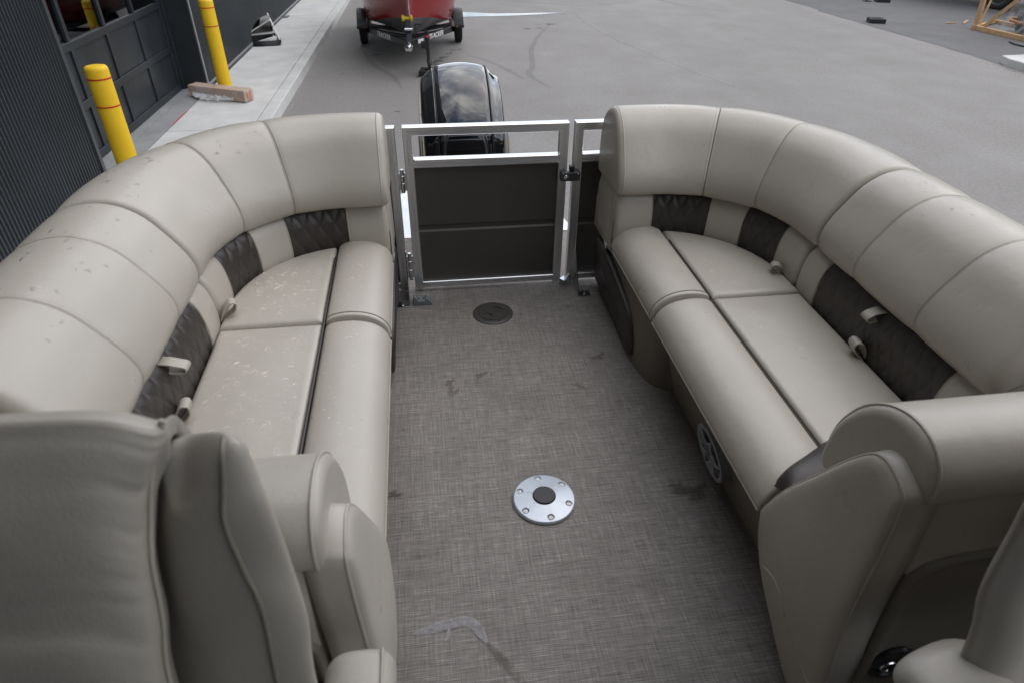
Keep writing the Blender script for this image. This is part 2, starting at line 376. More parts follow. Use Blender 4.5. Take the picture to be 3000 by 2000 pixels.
# what the panes let one see of the inside
WOODI = simple('stained_boards', (.055, .028, .018), .6, var=.5, scale=3)
ins = thing('interior_shelving', 'dark brown boards seen inside through the garage door windows', 'shelving', B(8, -1.1, SWZ))
for k in range(22): bbox('board', 6.0 + k * .2, 6.19 + k * .2, -1.1 - .03 * (k % 2), -1.02, SWZ, 2.6, WOODI, ins)
box_in = bbox('interior_floor', 5.5, 11, -3, -.45, SWZ - .1, SWZ, COND, None); tag(box_in, kind='structure')
bb = bbox('interior_wall', 5.5, 11, -1.4, -1.3, SWZ, 5.3, BLKM, None); tag(bb, kind='structure')

# bollards
def bollard(x, y, h, label):
    e = thing('bollard', label, 'bollard', (x, y, SWZ), 'yellow bollards in front of the dark building')
    R = .0885
    lathe('post', [(R, 0), (R, h - .035), (R * .97, h - .018), (R * .86, h - .005), (R * .6, h), (.001, h + .002)], at((x, y, SWZ)), YEL, e, 40, 70)
    for d in (.095, .31):
        lathe('band', [(R + .0005, h - d - .006), (R + .0022, h - d - .005), (R + .0022, h - d + .005), (R + .0005, h - d + .006)], at((x, y, SWZ)), REDB, e, 40)
    return e
bollard(-2.56, 5.90, 1.16, 'yellow bollard standing in front of the garage door, its foot hidden by the bench')
bollard(-2.608, 9.63, 1.16, 'yellow bollard behind the plastic-wrapped cardboard box')

# cardboard box in plastic
CARD = simple('cardboard', (.47, .33, .23), .75, var=.1, scale=4); PRT = simple('red_print', (.5, .09, .06), .7)
def plastic():
    m = bpy.data.materials.new('clear_film'); m.use_nodes = True; t = m.node_tree; t.nodes.clear()
    out = t.nodes.new('ShaderNodeOutputMaterial'); tr = t.nodes.new('ShaderNodeBsdfTransparent'); tr.inputs[0].default_value = (.97, .97, .97, 1)
    p = t.nodes.new('ShaderNodeBsdfPrincipled'); p.inputs['Base Color'].default_value = (.86, .88, .90, 1); p.inputs['Roughness'].default_value = .2
    tc_ = t.nodes.new('ShaderNodeTexCoord'); n = t.nodes.new('ShaderNodeTexNoise'); n.inputs['Scale'].default_value = 5; n.inputs['Detail'].default_value = 4; n.inputs['Distortion'].default_value = 1.5
    t.links.new(tc_.outputs['Object'], n.inputs['Vector'])
    r = t.nodes.new('ShaderNodeValToRGB'); r.color_ramp.elements[0].position = .42; r.color_ramp.elements[0].color = (.06,) * 3 + (1,); r.color_ramp.elements[1].position = .74; r.color_ramp.elements[1].color = (.40,) * 3 + (1,)
    t.links.new(n.outputs['Fac'], r.inputs[0]); bmp = t.nodes.new('ShaderNodeBump'); bmp.inputs['Strength'].default_value = .6; bmp.inputs['Distance'].default_value = .02
    t.links.new(n.outputs['Fac'], bmp.inputs['Height']); t.links.new(bmp.outputs[0], p.inputs['Normal'])
    mm = t.nodes.new('ShaderNodeMixShader'); t.links.new(r.outputs[0], mm.inputs[0]); t.links.new(tr.outputs[0], mm.inputs[1]); t.links.new(p.outputs[0], mm.inputs[2]); t.links.new(mm.outputs[0], out.inputs[0])
    return m
FILM = plastic(); FILM2 = plastic(); FILM2.node_tree.nodes['Color Ramp'].color_ramp.elements[0].color = (.35,) * 3 + (1,); FILM2.node_tree.nodes['Color Ramp'].color_ramp.elements[1].color = (.85,) * 3 + (1,)
cb = thing('cardboard_box', 'long brown cardboard box wrapped in clear plastic lying on the sidewalk', 'box', (-2.65, 9.3, SWZ))
pa, pb = Vector((-3.06, 9.52, 0)), Vector((-2.262, 9.115, 0)); ax = (pb - pa).normalized(); sx = Vector((-ax.y, ax.x, 0))
def cbx(t, s, z): return tuple(pa + ax * t + sx * s + Vector((0, 0, SWZ + z)))
LB = (pb - pa).length
o = M('carton', [cbx(t, s, z) for t in (0, LB) for s in (0, .17) for z in (.012, .152)], boxVF(0, 1, 0, 1, 0, 1)[1], CARD, cb, smooth=False); bevel(o, .004)
for k in range(2): M('print_band', [cbx(LB + .0015, .05 + k * .05, .02), cbx(LB + .0015, .07 + k * .05, .02), cbx(LB + .0015, .07 + k * .05, .145), cbx(LB + .0015, .05 + k * .05, .145)], [(0, 1, 2, 3)], PRT, cb, smooth=False)
rows = []
for i in range(41):
    t = -.13 + (LB + .145) * i / 40
    sq = min(1, max(.04, (t + .13) / .14)); row = []
    for k in range(28):
        a = 2 * pi * k / 28; ca, sa = cos(a), sin(a); f = 1 / max(abs(ca), abs(sa))
        wv = .003 + .004 * random.random() * (1 if t < .05 else .4)
        s = .085 + ca * f * (.088 * sq + wv); z = .082 * (sq * .85 + .15) + sa * f * (.073 * sq + wv * .8)
        row.append(cbx(t, s, max(.006, z)))
    rows.append(row)
grid('plastic_wrap', rows, FILM, cb, cu=True, caps=True)
rows = []
for i in range(25):
    t = .08 + .66 * i / 24; row = []
    for k in range(9):
        s = -.005 - .14 * k / 8 * (.35 + .65 * sin(pi * i / 24)) ; z = .02 + .045 * abs(sin(i * 1.3 + k * .7)) * (1 - k / 9) + random.random() * .022
        row.append(cbx(t + random.uniform(-.008, .008), s, z))
    rows.append(row)
grid('loose_plastic', rows, FILM2, cb)

# windscreen lying on the sidewalk
ws = thing('windscreen', 'clear curved boat windscreen with black frame standing on the sidewalk by the wall', 'windscreen', (-2.6, 12.9, SWZ))
pts = [(-2.83, 12.80), (-2.62, 12.83), (-2.43, 12.875), (-2.395, 12.90), (-2.385, 12.95), (-2.41, 13.05), (-2.47, 13.25), (-2.53, 13.45)]
rows = []
for i, (x, y) in enumerate(pts):
    h0 = .085 + .02 * (i > 3); rows.append([(x, y, SWZ + .0), (x + .015, y + .012, SWZ + .05), (x + .03 * (i < 4), y + .03, SWZ + h0), (x - .012, y + .02, SWZ + h0), (x - .012, y + .012, SWZ + .0)])
grid('lower_frame', rows, BLKM, ws, cu=True, caps=True, sharp=40)
rows = []
for i in range(13):
    f = i / 12; x = -2.83 + .02 * f; rows.append([(-2.835 + .26 * f, 12.82 + .55 * f * (1 - .0 * f), SWZ + .07 + j / 6 * (.36 * sqrt(max(0, sin(pi * (.06 + .55 * f))))) ) for j in range(7)])
grid('clear_pane', rows, VIS, ws)
rows = [[(-2.395 - .25 * f - .02 * j / 4, 12.90 + .62 * f, SWZ + .10 + .33 * f * j / 4) for j in range(5)] for f in [i / 10 for i in range(11)]]
grid('clear_pane', rows, VIS, ws)
tube('edge_trim', [(-2.385 - .25 * f, 12.90 + .62 * f, SWZ + .10 + .33 * f) for f in [i / 8 for i in range(9)]], .012, WHITE, ws)

# concrete pad, jack blocks
pd = prism('concrete_pad', [(10.36, 11.04), (14.5, 11.3), (14.5, 5.0), (10.22, 5.0), (10.272, 10.80), (10.30, 10.86)], lambda a, b, c: (a, b, c), GZ - .1, SWZ, CON, None, .015); tag(pd, kind='structure')
def block(c, rot, label, sz=(.34, .34, .09)):
    e = thing('jack_block', label, 'block', c, 'black rubber jack blocks on the ground')
    R = Matrix.Rotation(rot, 3, 'Z'); a, b, h = sz[0] / 2, sz[1] / 2, sz[2]
    def P(x, y, z): return tuple(Vector(c) + R @ Vector((x, y, z)))
    sl, sw_ = a * .55, b * .22; xs = [-a, -sl, sl, a]; ys = [-b, -sw_, sw_, b]; V = []; F = []
    V = [P(x, y, h) for x in xs for y in ys] + [P(x, y, h * .35) for x in xs for y in ys] + [P(x, y, 0) for x in xs for y in ys]
    for i in range(3):
        for j in range(3):
            q = [i * 4 + j, (i + 1) * 4 + j, (i + 1) * 4 + j + 1, i * 4 + j + 1]
            F.append(tuple(v + (16 if (i, j) == (1, 1) else 0) for v in q)); F.append(tuple(v + 32 for v in q))
    for a_, b_ in ((5, 9), (9, 10), (10, 6), (6, 5)): F.append((a_, b_, b_ + 16, a_ + 16))
    for i in range(3):
        for s_ in ((i * 4, i * 4 + 4), (i * 4 + 3, i * 4 + 7), (i, i + 1), (12 + i, 13 + i)): F.append((s_[0], s_[1], s_[1] + 32, s_[0] + 32))
    bevel(M('pad', V, F, RUB, e, smooth=False), .008); return e
block((10.62, 15.2, GZ + .005), radians(-18), 'black rubber jack block lying alone on the dark asphalt near its edge')
block((12.82, 18.36, GZ + .005), radians(-18), 'black rubber jack block far off at the top edge, beside a jack stand foot')
# ------------------------------------------------------------------ marks on the yard surface
def decal_mat(name, col, alpha, scale=12, lo=.35, hi=.65, rough=.8):
    m = Mt(name); m.set(col, rough, 0.0, .3); a = m.ramp(m.noise(scale, 6, .7), [(lo, 0.0), (hi, alpha)]); m.put(m.b.inputs['Alpha'], a); return m.m
TYRE = decal_mat('tyre_mark', (.08, .077, .074), .42, 24, .30, .95); STAIN = decal_mat('oil_stain', (.045, .043, .042), .6, 16, .30, .60, .5)
PALE = decal_mat('pale_scrape', (.42, .41, .39), .55, 8, .4, .7)
def strip(name, pts, w, z, mat):
    pts = crom([(x, y, z) for x, y in pts], 8); rows = []
    for i, p in enumerate(pts):
        t = (pts[min(i + 1, len(pts) - 1)] - pts[max(i - 1, 0)]).normalized(); s = Vector((-t.y, t.x, 0)); f = min(1, .25 + 3 * min(i, len(pts) - 1 - i) / len(pts))
        rows.append([p + s * w * f * .5, p - s * w * f * .5])
    return gridVF(rows)
parts = [strip('', [(3.0, 15.5), (2.55, 14.3), (2.18, 13.0), (2.05, 12.2), (1.93, 11.4), (1.80, 11.0), (1.86, 10.5), (2.0, 10.0)], .10, GZ + .004, TYRE),
         strip('', [(.9, 12.5), (1.25, 11.9), (1.5, 11.2), (1.66, 10.6)], .10, GZ + .0045, TYRE),
         strip('', [(-.95, 13.0), (-.75, 11.9), (-.4, 11.0), (-.25, 10.2)], .10, GZ + .004, TYRE),
         strip('', [(2.2, 19.5), (3.3, 18.6), (4.6, 18.2), (6.0, 18.8)], .10, GZ + .0045, TYRE),
         strip('', [(6.5, 20.5), (6.9, 18.2), (7.8, 16.9)], .10, GZ + .004, TYRE)]
tag(M('tyre_marks', *join_VF(parts), TYRE, smooth=False), 'dark curved tyre marks on the grey asphalt', kind='stuff')
tag(M('scrape_mark', *strip('', [(4.0, 18.2), (3.85, 15.2), (4.3, 12.2), (4.9, 9.6)], .09, GZ + .0042, PALE), PALE, smooth=False), 'faint pale scrape line along the asphalt', kind='stuff')
def blobVF(c, r, asp, rot, z, n=20, rag=.3):
    ph = [random.uniform(0, 6.28) for _ in range(4)]; V = [(c[0], c[1], z)]
    for k in range(n):
        a = 2 * pi * k / n; q = r * (1 + rag * sin(2 * a + ph[0]) * .6 + rag * sin(3 * a + ph[1]) + rag * .6 * sin(5 * a + ph[2]))
        x, y = q * cos(a), q * sin(a) * asp; V.append((c[0] + x * cos(rot) - y * sin(rot), c[1] + x * sin(rot) + y * cos(rot), z))
    return V, [(0, 1 + k, 1 + (k + 1) % n) for k in range(n)]
parts = [blobVF(p, r, a, t, GZ + .006) for p, r, a, t in [((.36, 12.0), .12, .7, .8), ((.47, 12.3), .11, .5, 1.0), ((.60, 12.62), .09, .5, .9), ((.78, 12.95), .07, .6, 0), ((.66, 12.9), .05, .6, 0), ((.30, 11.75), .09, .6, 0),
         ((2.4, 15.0), .10, .6, 0), ((2.68, 15.05), .08, .6, .2), ((3.0, 15.5), .12, .5, 0), ((2.7, 15.45), .09, .25, 0), ((-.74, 12.6), .10, .5, .2), ((3.2, 7.4), .03, .8, 0), ((3.35, 7.2), .028, .8, 0), ((3.6, 6.9), .03, .7, 0), ((-.3, 9.0), .035, .6, 0), ((4.2, 8.3), .05, .4, .2), ((-1.2, 11.2), .05, .4, .2)]]
tag(M('oil_stains', *join_VF(parts), STAIN, smooth=False), 'small dark wet spots on the asphalt', kind='stuff')
PUD = simple('puddle_water', (.16, .17, .19), .03, 0, 1.0, .05)
pu = sheet('puddle', [(1.10, 16.55), (1.6, 16.62), (2.3, 16.68), (3.0, 16.82), (3.7, 17.02), (3.0, 17.06), (2.3, 17.02), (1.8, 17.05), (1.3, 17.25), (.9, 17.3)], GZ + .007, PUD, jit=.02)
parts = []
for k in range(260):
    y = random.uniform(6.5, 26); x = -3.125 + ang * y + 1.19 + abs(random.gauss(0, .05)); r = random.uniform(.006, .016)
    parts.append(blobVF((x, y), r, .8, random.random() * 3, GZ + .008, 6, .2))
for k in range(160):
    x = 10.1 - abs(random.gauss(0, .14)) + .1; y = random.uniform(8.5, 11.4); parts.append(blobVF((x, y), random.uniform(.006, .02), .8, random.random() * 3, GZ + .009, 6, .2))
tag(M('grit', *join_VF(parts), simple('pale_grit', (.4, .38, .33), .9, var=.4, scale=40), smooth=False), 'pale grit gathered along the kerb and the pad edge', kind='stuff')
CRACKM = simple('joint_dirt', (.10, .09, .085), .9); REDP = simple('red_marker', (.45, .05, .05), .8)
tag(M('red_chalk_line', *strip('', [B(8.2, .055, 0)[:2], B(8.5, .05, 0)[:2], B(8.85, .058, 0)[:2]], .018, SWZ + .004, REDP), REDP, smooth=False), 'short red chalk line on the sidewalk edge by the door apron', kind='stuff')
tag(M('apron_edge_mark', *strip('', [B(6.5, -.20, 0)[:2], B(7.8, -.19, 0)[:2], B(9.0, -.20, 0)[:2], B(9.9, -.2, 0)[:2]], .014, SWZ, PALE), PALE, smooth=False), 'pale line along the door apron', kind='stuff')
text('wall_lettering', 'NO', .22, frame(B(16.0, .10, SWZ + .004), (.0175, 1, 0), (-1, .0175, 0)), simple('black_stencil', (.05, .05, .06), .8)); tag(bpy.data.objects['wall_lettering'], 'small black stencilled letters on the sidewalk beside the wall', 'lettering')

# ------------------------------------------------------------------ wooden crate, trailer wheel and hull at the right
PINE = simple('pine_wood', (.52, .33, .17), .7, var=.25, scale=14); ORG = simple('orange_strap', (.55, .19, .04), .5)
cr_ = thing('wooden_crate', 'open pine crate holding a plastic-wrapped dark machine on the dark asphalt', 'crate', (13.2, 13.6, GZ))
def bm_(n, a, b, w=.09, h=.09, mat=PINE): return beam(n, a, b, w, h, mat, cr_, .004)
A_, B_, C_, D_ = Vector((12.33, 14.15, -.95)), Vector((12.43, 12.55, -.95)), Vector((13.62, 12.60, -.95)), Vector((13.45, 14.92, -.95))
bm_('sill_beam', A_ + Vector((0, .08, 0)), B_); bm_('sill_beam', A_ + Vector((.1, .1, 0)), D_, .06, .06); bm_('sill_beam', B_ + Vector((.06, 0, 0)), C_); bm_('sill_beam', D_, C_, .06, .06)
T = Vector((0, 0, 1.15))
bm_('post', A_ + Vector((.03, .05, .05)), A_ + Vector((.0, .15, 0)) + T, .05, .10); bm_('post', B_ + Vector((0, .3, .05)), B_ + Vector((-.05, .3, 0)) + T, .05, .09); bm_('post', C_, C_ + T, .05, .09); bm_('post', D_ + Vector((0, 0, .04)), D_ + T, .05, .09)
bm_('brace', A_ + Vector((.05, -.18, .06)), Vector((12.42, 13.1, .0)), .03, .08); bm_('brace', A_ + Vector((.25, .2, .05)), Vector((12.9, 14.6, .1)), .03, .07)
for q, r_ in ((A_, B_), (B_, C_), (C_, D_), (D_, A_)): bm_('top_rail', q + T * .98, r_ + T * .98, .05, .08)
DRKM = simple('dark_machine', (.03, .03, .032), .5)
rows = [[(13.05 + (.30 + .05 * sin(3 * a + z * 4)) * cos(a) * k, 13.35 + (.52 + .06 * sin(2 * a)) * sin(a) * k, -.93 + z) for a in [2 * pi * i / 24 for i in range(24)]] for z, k in ((0, .9), (.15, 1), (.4, .95), (.65, .8), (.85, .5))]
mc = thing('wrapped_machine', 'dark machine under clear plastic and orange bands inside the pine crate', 'machine', (13.05, 13.35, -.95))
grid('machine_body', rows, DRKM, mc, cu=True, caps=True)
rows = [[(13.0 + (.40 + .04 * random.random()) * cos(a) * k, 13.42 + (.62 + .06 * random.random()) * sin(a) * k, -.94 + z) for a in [2 * pi * i / 26 for i in range(26)]] for z, k in ((0, 1.1), (.1, 1.0), (.3, .95), (.55, .85), (.8, .65), (.95, .3))]
grid('plastic_sheet', rows, FILM, mc, cu=True)
for z, k in ((.20, 1.0), (.75, .82)): tube('orange_band', [(13.03 + .37 * k * cos(2 * pi * i / 28), 13.38 + .58 * k * sin(2 * pi * i / 28), -.94 + z) for i in range(28)], .028, ORG, mc, 8, True)
for (p, q) in (((12.58, 14.84), (13.0, 15.25)), ((12.2, 14.95), (12.42, 14.9))):
    o = beam('wood_scrap', (p[0], p[1], GZ + .018), (q[0], q[1], GZ + .018), .04, .02, PINE); tag(o, 'pine offcut on the dark asphalt left of the crate' if p[0] > 12.5 else 'short pale splinter on the dark asphalt left of the larger offcut', 'offcut')
tag(tube('hose', crom([(12.0, 12.75, GZ + .02), (11.93, 12.6, GZ + .02), (11.9, 12.4, GZ + .02), (11.98, 12.2, GZ + .02), (12.3, 12.0, GZ + .02), (12.9, 11.95, GZ + .02)], 6), .014, RUB), 'black hose lying on the dark asphalt in front of the crate', 'hose')

def wheel(parent, c, axis, r=.28, w=.14, rim_mat=None):
    c = Vector(c); ax_ = Vector(axis).normalized(); u = Vector((0, 0, 1)); v = ax_.cross(u).normalized()
    fn = lambda x, y, z: tuple(c + v * x + u * y + ax_ * z)
    t = lathe('tyre', [(r * .62, -w * .42), (r * .70, -w * .5), (r * .9, -w * .5), (r * .98, -w * .40), (r, -w * .30), (r, -w * .17), (r * .975, -w * .16), (r * .975, -w * .12), (r, -w * .11), (r, w * .11), (r * .975, w * .12), (r * .975, w * .16), (r, w * .17), (r, w * .30), (r * .98, w * .40), (r * .9, w * .5), (r * .70, w * .5), (r * .62, w * .42)], fn, RUB, parent, 40, 50)
    lathe('rim', [(r * .2, w * .2), (r * .3, w * .3), (r * .55, w * .25), (r * .62, w * .44), (r * .635, w * .3), (r * .635, -w * .3), (r * .55, -w * .1)], fn, rim_mat or STEEL, t, 32)
    return t
t2 = thing('boat_trailer', 'boat trailer at the top right corner, only one tyre showing behind the crate', 'trailer', (15.3, 17, GZ))
wheel(t2, (15.1, 16.9, GZ + .33), (-.92, -.4, 0), .33, .2, WHITE); wheel(t2, (16.9, 17.7, GZ + .33), (.92, .4, 0), .33, .2, WHITE)
dv = Vector((-.40, .92, 0)) * 1.0
beam('frame_rail', Vector((15.35, 17.0, -.45)) - dv * 1.2, Vector((15.35, 17.0, -.45)) + dv * 3.2, .08, .1, BLKM, t2); beam('frame_rail', Vector((16.6, 17.55, -.45)) - dv * 1.2, Vector((16.6, 17.55, -.45)) + dv * 3.2, .08, .1, BLKM, t2); beam('axle', (15.1, 16.9, -.67), (16.9, 17.7, -.67), .08, .08, BLKM, t2)
HULLW = simple('white_hull', (.6, .6, .6), .3)
h2 = thing('hull', 'pale boat hull on the far trailer, only its shadow on the asphalt showing', 'boat', (15.6, 18.4, -.4))
rows = []
for i in range(13):
    f = i / 12; y = -3.2 + 6.6 * f; hw = 1.05 * (1 - max(0, (f - .55) / .45) ** 2.2) + .02
    c0 = Vector((15.75, 17.6, 0)) + Vector((-.40, .92, 0)) * y; s_ = Vector((.92, .40, 0))
    rows.append([c0 + s_ * hw * k + Vector((0, 0, z)) for k, z in ((-1, .5), (-.95, .1), (-.8, -.15), (0, -.38 + .5 * max(0, f - .6)), (.8, -.15), (.95, .1), (1, .5))])
grid('hull_shell', rows, HULLW, h2, caps=False)
js = thing('jack_stand', 'small black jack foot at the very top edge beside the far jack block', 'jack', (12.45, 18.5, GZ))
tube('leg', [(12.42, 18.45, GZ + .02), (12.5, 18.6, GZ + .5)], .02, BLKM, js); box('foot', 12.36, 12.54, 18.38, 18.54, GZ + .004, GZ + .02, BLKM, js)

# ------------------------------------------------------------------ red boat on its trailer
RED = simple('red_gelcoat', (.30, .010, .014), .16, 0, .5, .1, 2, Coat_=0) if False else None
mm = Mt('red_gelcoat'); RED = mm.set(mm.ramp(mm.noise(60, 3), [(.3, (.27, .009, .013)), (.7, (.33, .013, .017))]), .18, 0.0, .5)
GRYH = simple('grey_hull_paint', (.13, .135, .14), .28)
rb = thing('red_boat', 'red motor boat with grey bottom, bow towards the camera, on a black trailer', 'boat', (-.06, 13.5, -.45))
XB = -.06
def hull_section(f):                               # f = 0 at the stem, 1 at the transom
    y = 11.12 + 4.6 * f
    g = 1 - (1 - min(1, f / .55)) ** 2.4; ch = 1 - (1 - min(1, max(0, f - .02) / .50)) ** 2.2
    hwg = .004 + .99 * g; hwc = .003 + .742 * ch
    zk = -.16 - .48 * (1 - (1 - min(1, f / .28)) ** 2.0); zc = -.20 - .28 * sst(0, .42, f)
    zg = .52 - .1 * f
    yb = y
    top = [(hwg, zg, yb - .30 * (1 - g) ), (hwg * .9 + hwc * .1, zg * .66 + zc * .34, yb - .2 * (1 - g)), (hwg * .45 + hwc * .55, zg * .3 + zc * .7, yb - .06 * (1 - g)), (hwc + .025 * ch, zc + .02, yb), (hwc, zc, yb)]
    bot = [(hwc, zc, yb), (hwc * .66, zc * .66 + zk * .34, yb), (hwc * .33, zc * .33 + zk * .67, yb), (0, zk, yb)]
    return top, bot
fs = [i / 36 for i in range(37)]
tops, bots = zip(*[hull_section(f ** 1.4) for f in fs])
for sd in (-1, 1): grid('hull_side', [[(XB + sd * a, y, z) for a, z, y in r] for r in tops], RED, rb)
grid('hull_bottom', [[(XB - a, y, z) for a, z, y in r] + [(XB + a, y, z) for a, z, y in reversed(r[:-1])] for r in bots], GRYH, rb, sharp=40)
grid('deck_cap', [[(XB + s * r[0][0], r[0][2], r[0][1] + .01) for s in (-1, -.5, 0, .5, 1)] for r in tops], WHITE, rb)
for sd in (-1, 1):
    p = Vector((XB + sd * .755, 12.72, -.33)); lathe('drain_fitting', [(.03, 0), (.03, .012), (.001, .014)], lambda x, y, z, p=p, sd=sd: (p.x + sd * z, p.y + x - abs(z), p.z + y), BLKP, rb, 12)

tr = thing('trailer', 'black boat trailer under the red boat with white lettering on its tongue beams', 'trailer', (-.06, 13, GZ))
TZ = -.52
apx = Vector((-.10, 10.98, TZ))
for sd in (-1, 1):
    p1 = Vector((XB + sd * .66, 12.05, TZ + .015)); p2 = Vector((XB + sd * .72, 12.35, TZ + .02)); p3 = Vector((XB + sd * .72, 15.3, TZ + .02))
    beam('tongue_beam', apx + Vector((sd * .02, .02, 0)), p1, .05, .085, BLKM, tr, .006)
    pts = crom([p1 - (p1 - apx).normalized() * .05, p1 + Vector((sd * .035, .1, .004)), p2, p3], 5)
    rows = [[p + Vector((dx, 0, dz)) for dx, dz in ((-.025, -.042), (.025, -.042), (.025, .042), (-.025, .042))] for p in pts]
    grid('side_rail', rows, BLKM, tr, cu=True, caps=True, sharp=40)
    a0 = apx + Vector((sd * .02, .02, 0)); d = (p1 - a0).normalized() * sd; nrm = Vector((d.y, -d.x, 0)).normalized(); c0 = a0.lerp(p1, .60) + nrm * .0265 * 1.0
    text('lettering', 'TRACKER', .105, frame(c0 + nrm * .0015, d, (0, 0, 1)), WHITE, tr, .2, .0006)
    wheel(tr, (XB + sd * .90, 13.72, GZ + .28), (sd, .0, 0), .28, .135)
    # fender
    rows = []
    for k in range(15):
        a = radians(10 + 165 * k / 14); yy, z2 = 13.72 - .345 * cos(a) * 1.08, GZ + .28 + .325 * sin(a) * 1.0
        rows.append([(XB + sd * x, yy, z2 - dz) for x, dz in ((.80, 0.05), (.805, 0), (.985, 0), (.99, .05))])
    o = grid('fender', rows, BLKM, tr, sharp=40)
    box('fender_step', XB + sd * .90 - .09, XB + sd * .90 + .09, 13.30, 13.36, GZ + .31, GZ + .37, BLKM, tr, .008)
    lathe('marker_lamp', [(.012, 0), (.012, .01), (.001, .014)], lambda x, y, z, sd=sd: (XB + sd * .86 + x, 13.298 - z, GZ + .345 + y), simple('amber_lens', (.6, .16, .02), .3), tr, 10)
    beam('bunk', (XB + sd * .30, 12.3, -.47), (XB + sd * .42, 15.2, -.47), .09, .06, RUB, tr, .01)
for y, zc in ((12.0, -.03), (12.5, -.01), (13.9, 0)):
    w = .62 if y < 12.2 else .70
    pts = crom([(XB - w, y, TZ + .03), (XB - w * .5, y, TZ - .035), (XB, y, TZ - .07), (XB + w * .5, y, TZ - .035), (XB + w, y, TZ + .03)], 5)
    tube('cross_member', pts, .03, BLKM, tr, 8)
beam('axle', (XB - .85, 13.72, GZ + .28), (XB + .85, 13.72, GZ + .28), .06, .06, BLKM, tr)
beam('tongue', apx + Vector((0, .12, 0)), apx + Vector((-.005, -.06, -.004)), .075, .085, BLKM, tr, .005)
cp = apx + Vector((-.01, -.10, .0))
cpl = lathe('coupler', [(.001, .048), (.036, .042), (.058, .012), (.062, -.04), (.06, -.065)], lambda x, y, z: (cp.x + x * .95, cp.y + y * 1.5 - .05, cp.z + z), STEEL, tr, 24)
lathe('coupler_lever', [(.001, .07), (.018, .065), (.03, .04), (.034, .02)], lambda x, y, z: (cp.x + x, cp.y + y * 1.3 - .09, cp.z + z), DGRYP, cpl, 16)
for sd in (-1, 1): tube('safety_chain', crom([(cp.x + sd * .045, cp.y + .05, cp.z), (cp.x + sd * .058, cp.y + .03, cp.z - .04), (cp.x + sd * .040, cp.y + .03, cp.z - .09), (cp.x + sd * .01, cp.y + .05, cp.z - .10)], 5), .006, STEEL, tr, 6)
box('data_plate', apx.x + .10, apx.x + .24, apx.y + .155, apx.y + .162, TZ - .025, TZ + .035, WHITE, tr)
bpy.data.objects['data_plate'].matrix_parent_inverse = Matrix.Translation(-tr.location) @ Matrix.Translation((apx.x + .1, apx.y + .155, 0)) @ Matrix.Rotation(radians(52), 4, 'Z') @ Matrix.Translation((-apx.x - .1, -apx.y - .155 - .06, 0))
post = beam('winch_post', (apx.x + .005, 11.0, TZ), (apx.x + .012, 11.16, -.235), .075, .075, BLKM, tr, .005)
wp = Vector((apx.x + .012, 11.10, -.30))
box('winch', wp.x - .055, wp.x + .055, 11.03, 11.13, -.36, -.28, BLKM, tr, .008); tube('winch_drum', [(wp.x - .06, 11.02, -.325), (wp.x + .06, 11.02, -.325)], .028, STEEL, tr, 12)
tube('winch_handle', [(wp.x + .06, 11.04, -.34), (wp.x + .10, 11.03, -.34), (wp.x + .105, 11.0, -.25), (wp.x + .20, 10.98, -.25)], .011, BLKP, tr, 8)
YR = simple('yellow_roller', (.58, .40, .03), .4)
lathe('bow_roller', [(.022, -.085), (.048, -.08), (.048, -.052), (.026, -.03), (.024, 0), (.026, .03), (.048, .052), (.048, .08), (.022, .085)], lambda x, y, z: (wp.x - .012 + z, 11.13 + x, -.185 + y), YR, tr, 24)
jk = Vector((.188, 11.03, 0))
jkp = tube('jack', [(jk.x, jk.y, -.355), (jk.x + .002, jk.y, -.62)], .034, BLKM, tr, 16)
tube('inner_leg', [(jk.x + .002, jk.y, -.62), (jk.x + .006, jk.y, -.80)], .026, BLKM, jkp, 12)
tube('jack_handle', [(jk.x + .02, jk.y - .02, -.41), (jk.x + .05, jk.y - .03, -.385), (jk.x + .085, jk.y - .03, -.39), (jk.x + .11, jk.y, -.50)], .006, STEEL, jkp, 6)
RIB = simple('red_ribbon', (.5, .05, .1), .6); lathe('red_tie', [(.037, -.016), (.042, 0), (.037, .016)], at((jk.x, jk.y, -.425)), RIB, jkp, 12)
box('jack_bracket', jk.x - .10, jk.x + .0, jk.y - .03, jk.y + .05, -.60, -.50, BLKM, tr, .006)
jw = thing('x', '', '') if False else None
V, F = latheVF([(.02, -.022), (.075, -.022), (.085, -.012), (.085, .012), (.075, .022), (.02, .022)], lambda x, y, z: (jk.x + .01 + z, jk.y + x, -.835 + y), 24); M('jack_wheel', V, F, RUB, jkp, sharp=40)
box('fork', jk.x - .026, jk.x - .018, jk.y - .02, jk.y + .02, -.85, -.76, BLKM, jkp); box('fork', jk.x + .038, jk.x + .046, jk.y - .02, jk.y + .02, -.85, -.76, BLKM, jkp)
block((jk.x + .03, jk.y, GZ + .004), radians(-8), 'black rubber jack block under the trailer jack wheel', (.36, .32, .082))

# ------------------------------------------------------------------ pontoon deck, fence, gate
dk = thing('deck', 'grey woven vinyl deck floor of the pontoon boat', 'deck', (X0, 1, 0)); dk['kind'] = 'structure'; del dk['category']
XL, XR = X0 - 1.325, X0 + 1.325
box('floor', XL, XR, -3.2, 3.085, -.05, 0, DECK, dk)
box('edge_trim', XL, XR, 3.087, 3.11, -.06, .004, ALU, dk, .003)
box('edge_trim', XL - .03, XL - .002, -3.2, 3.11, -.08, .03, ALU, dk, .003); box('edge_trim', XR + .002, XR + .03, -3.2, 3.11, -.08, .03, ALU, dk, .003)
mp = prism('motor_mount', [(-.36, 3.115), (.80, 3.115), (.72, 3.60), (.50, 3.95), (.0, 3.95), (-.28, 3.60)], lambda a, b, c: (a, b, c), -.35, -.02, ALU, None, .02); tag(mp, 'welded aluminium motor mount behind the rear deck edge', 'motor mount')
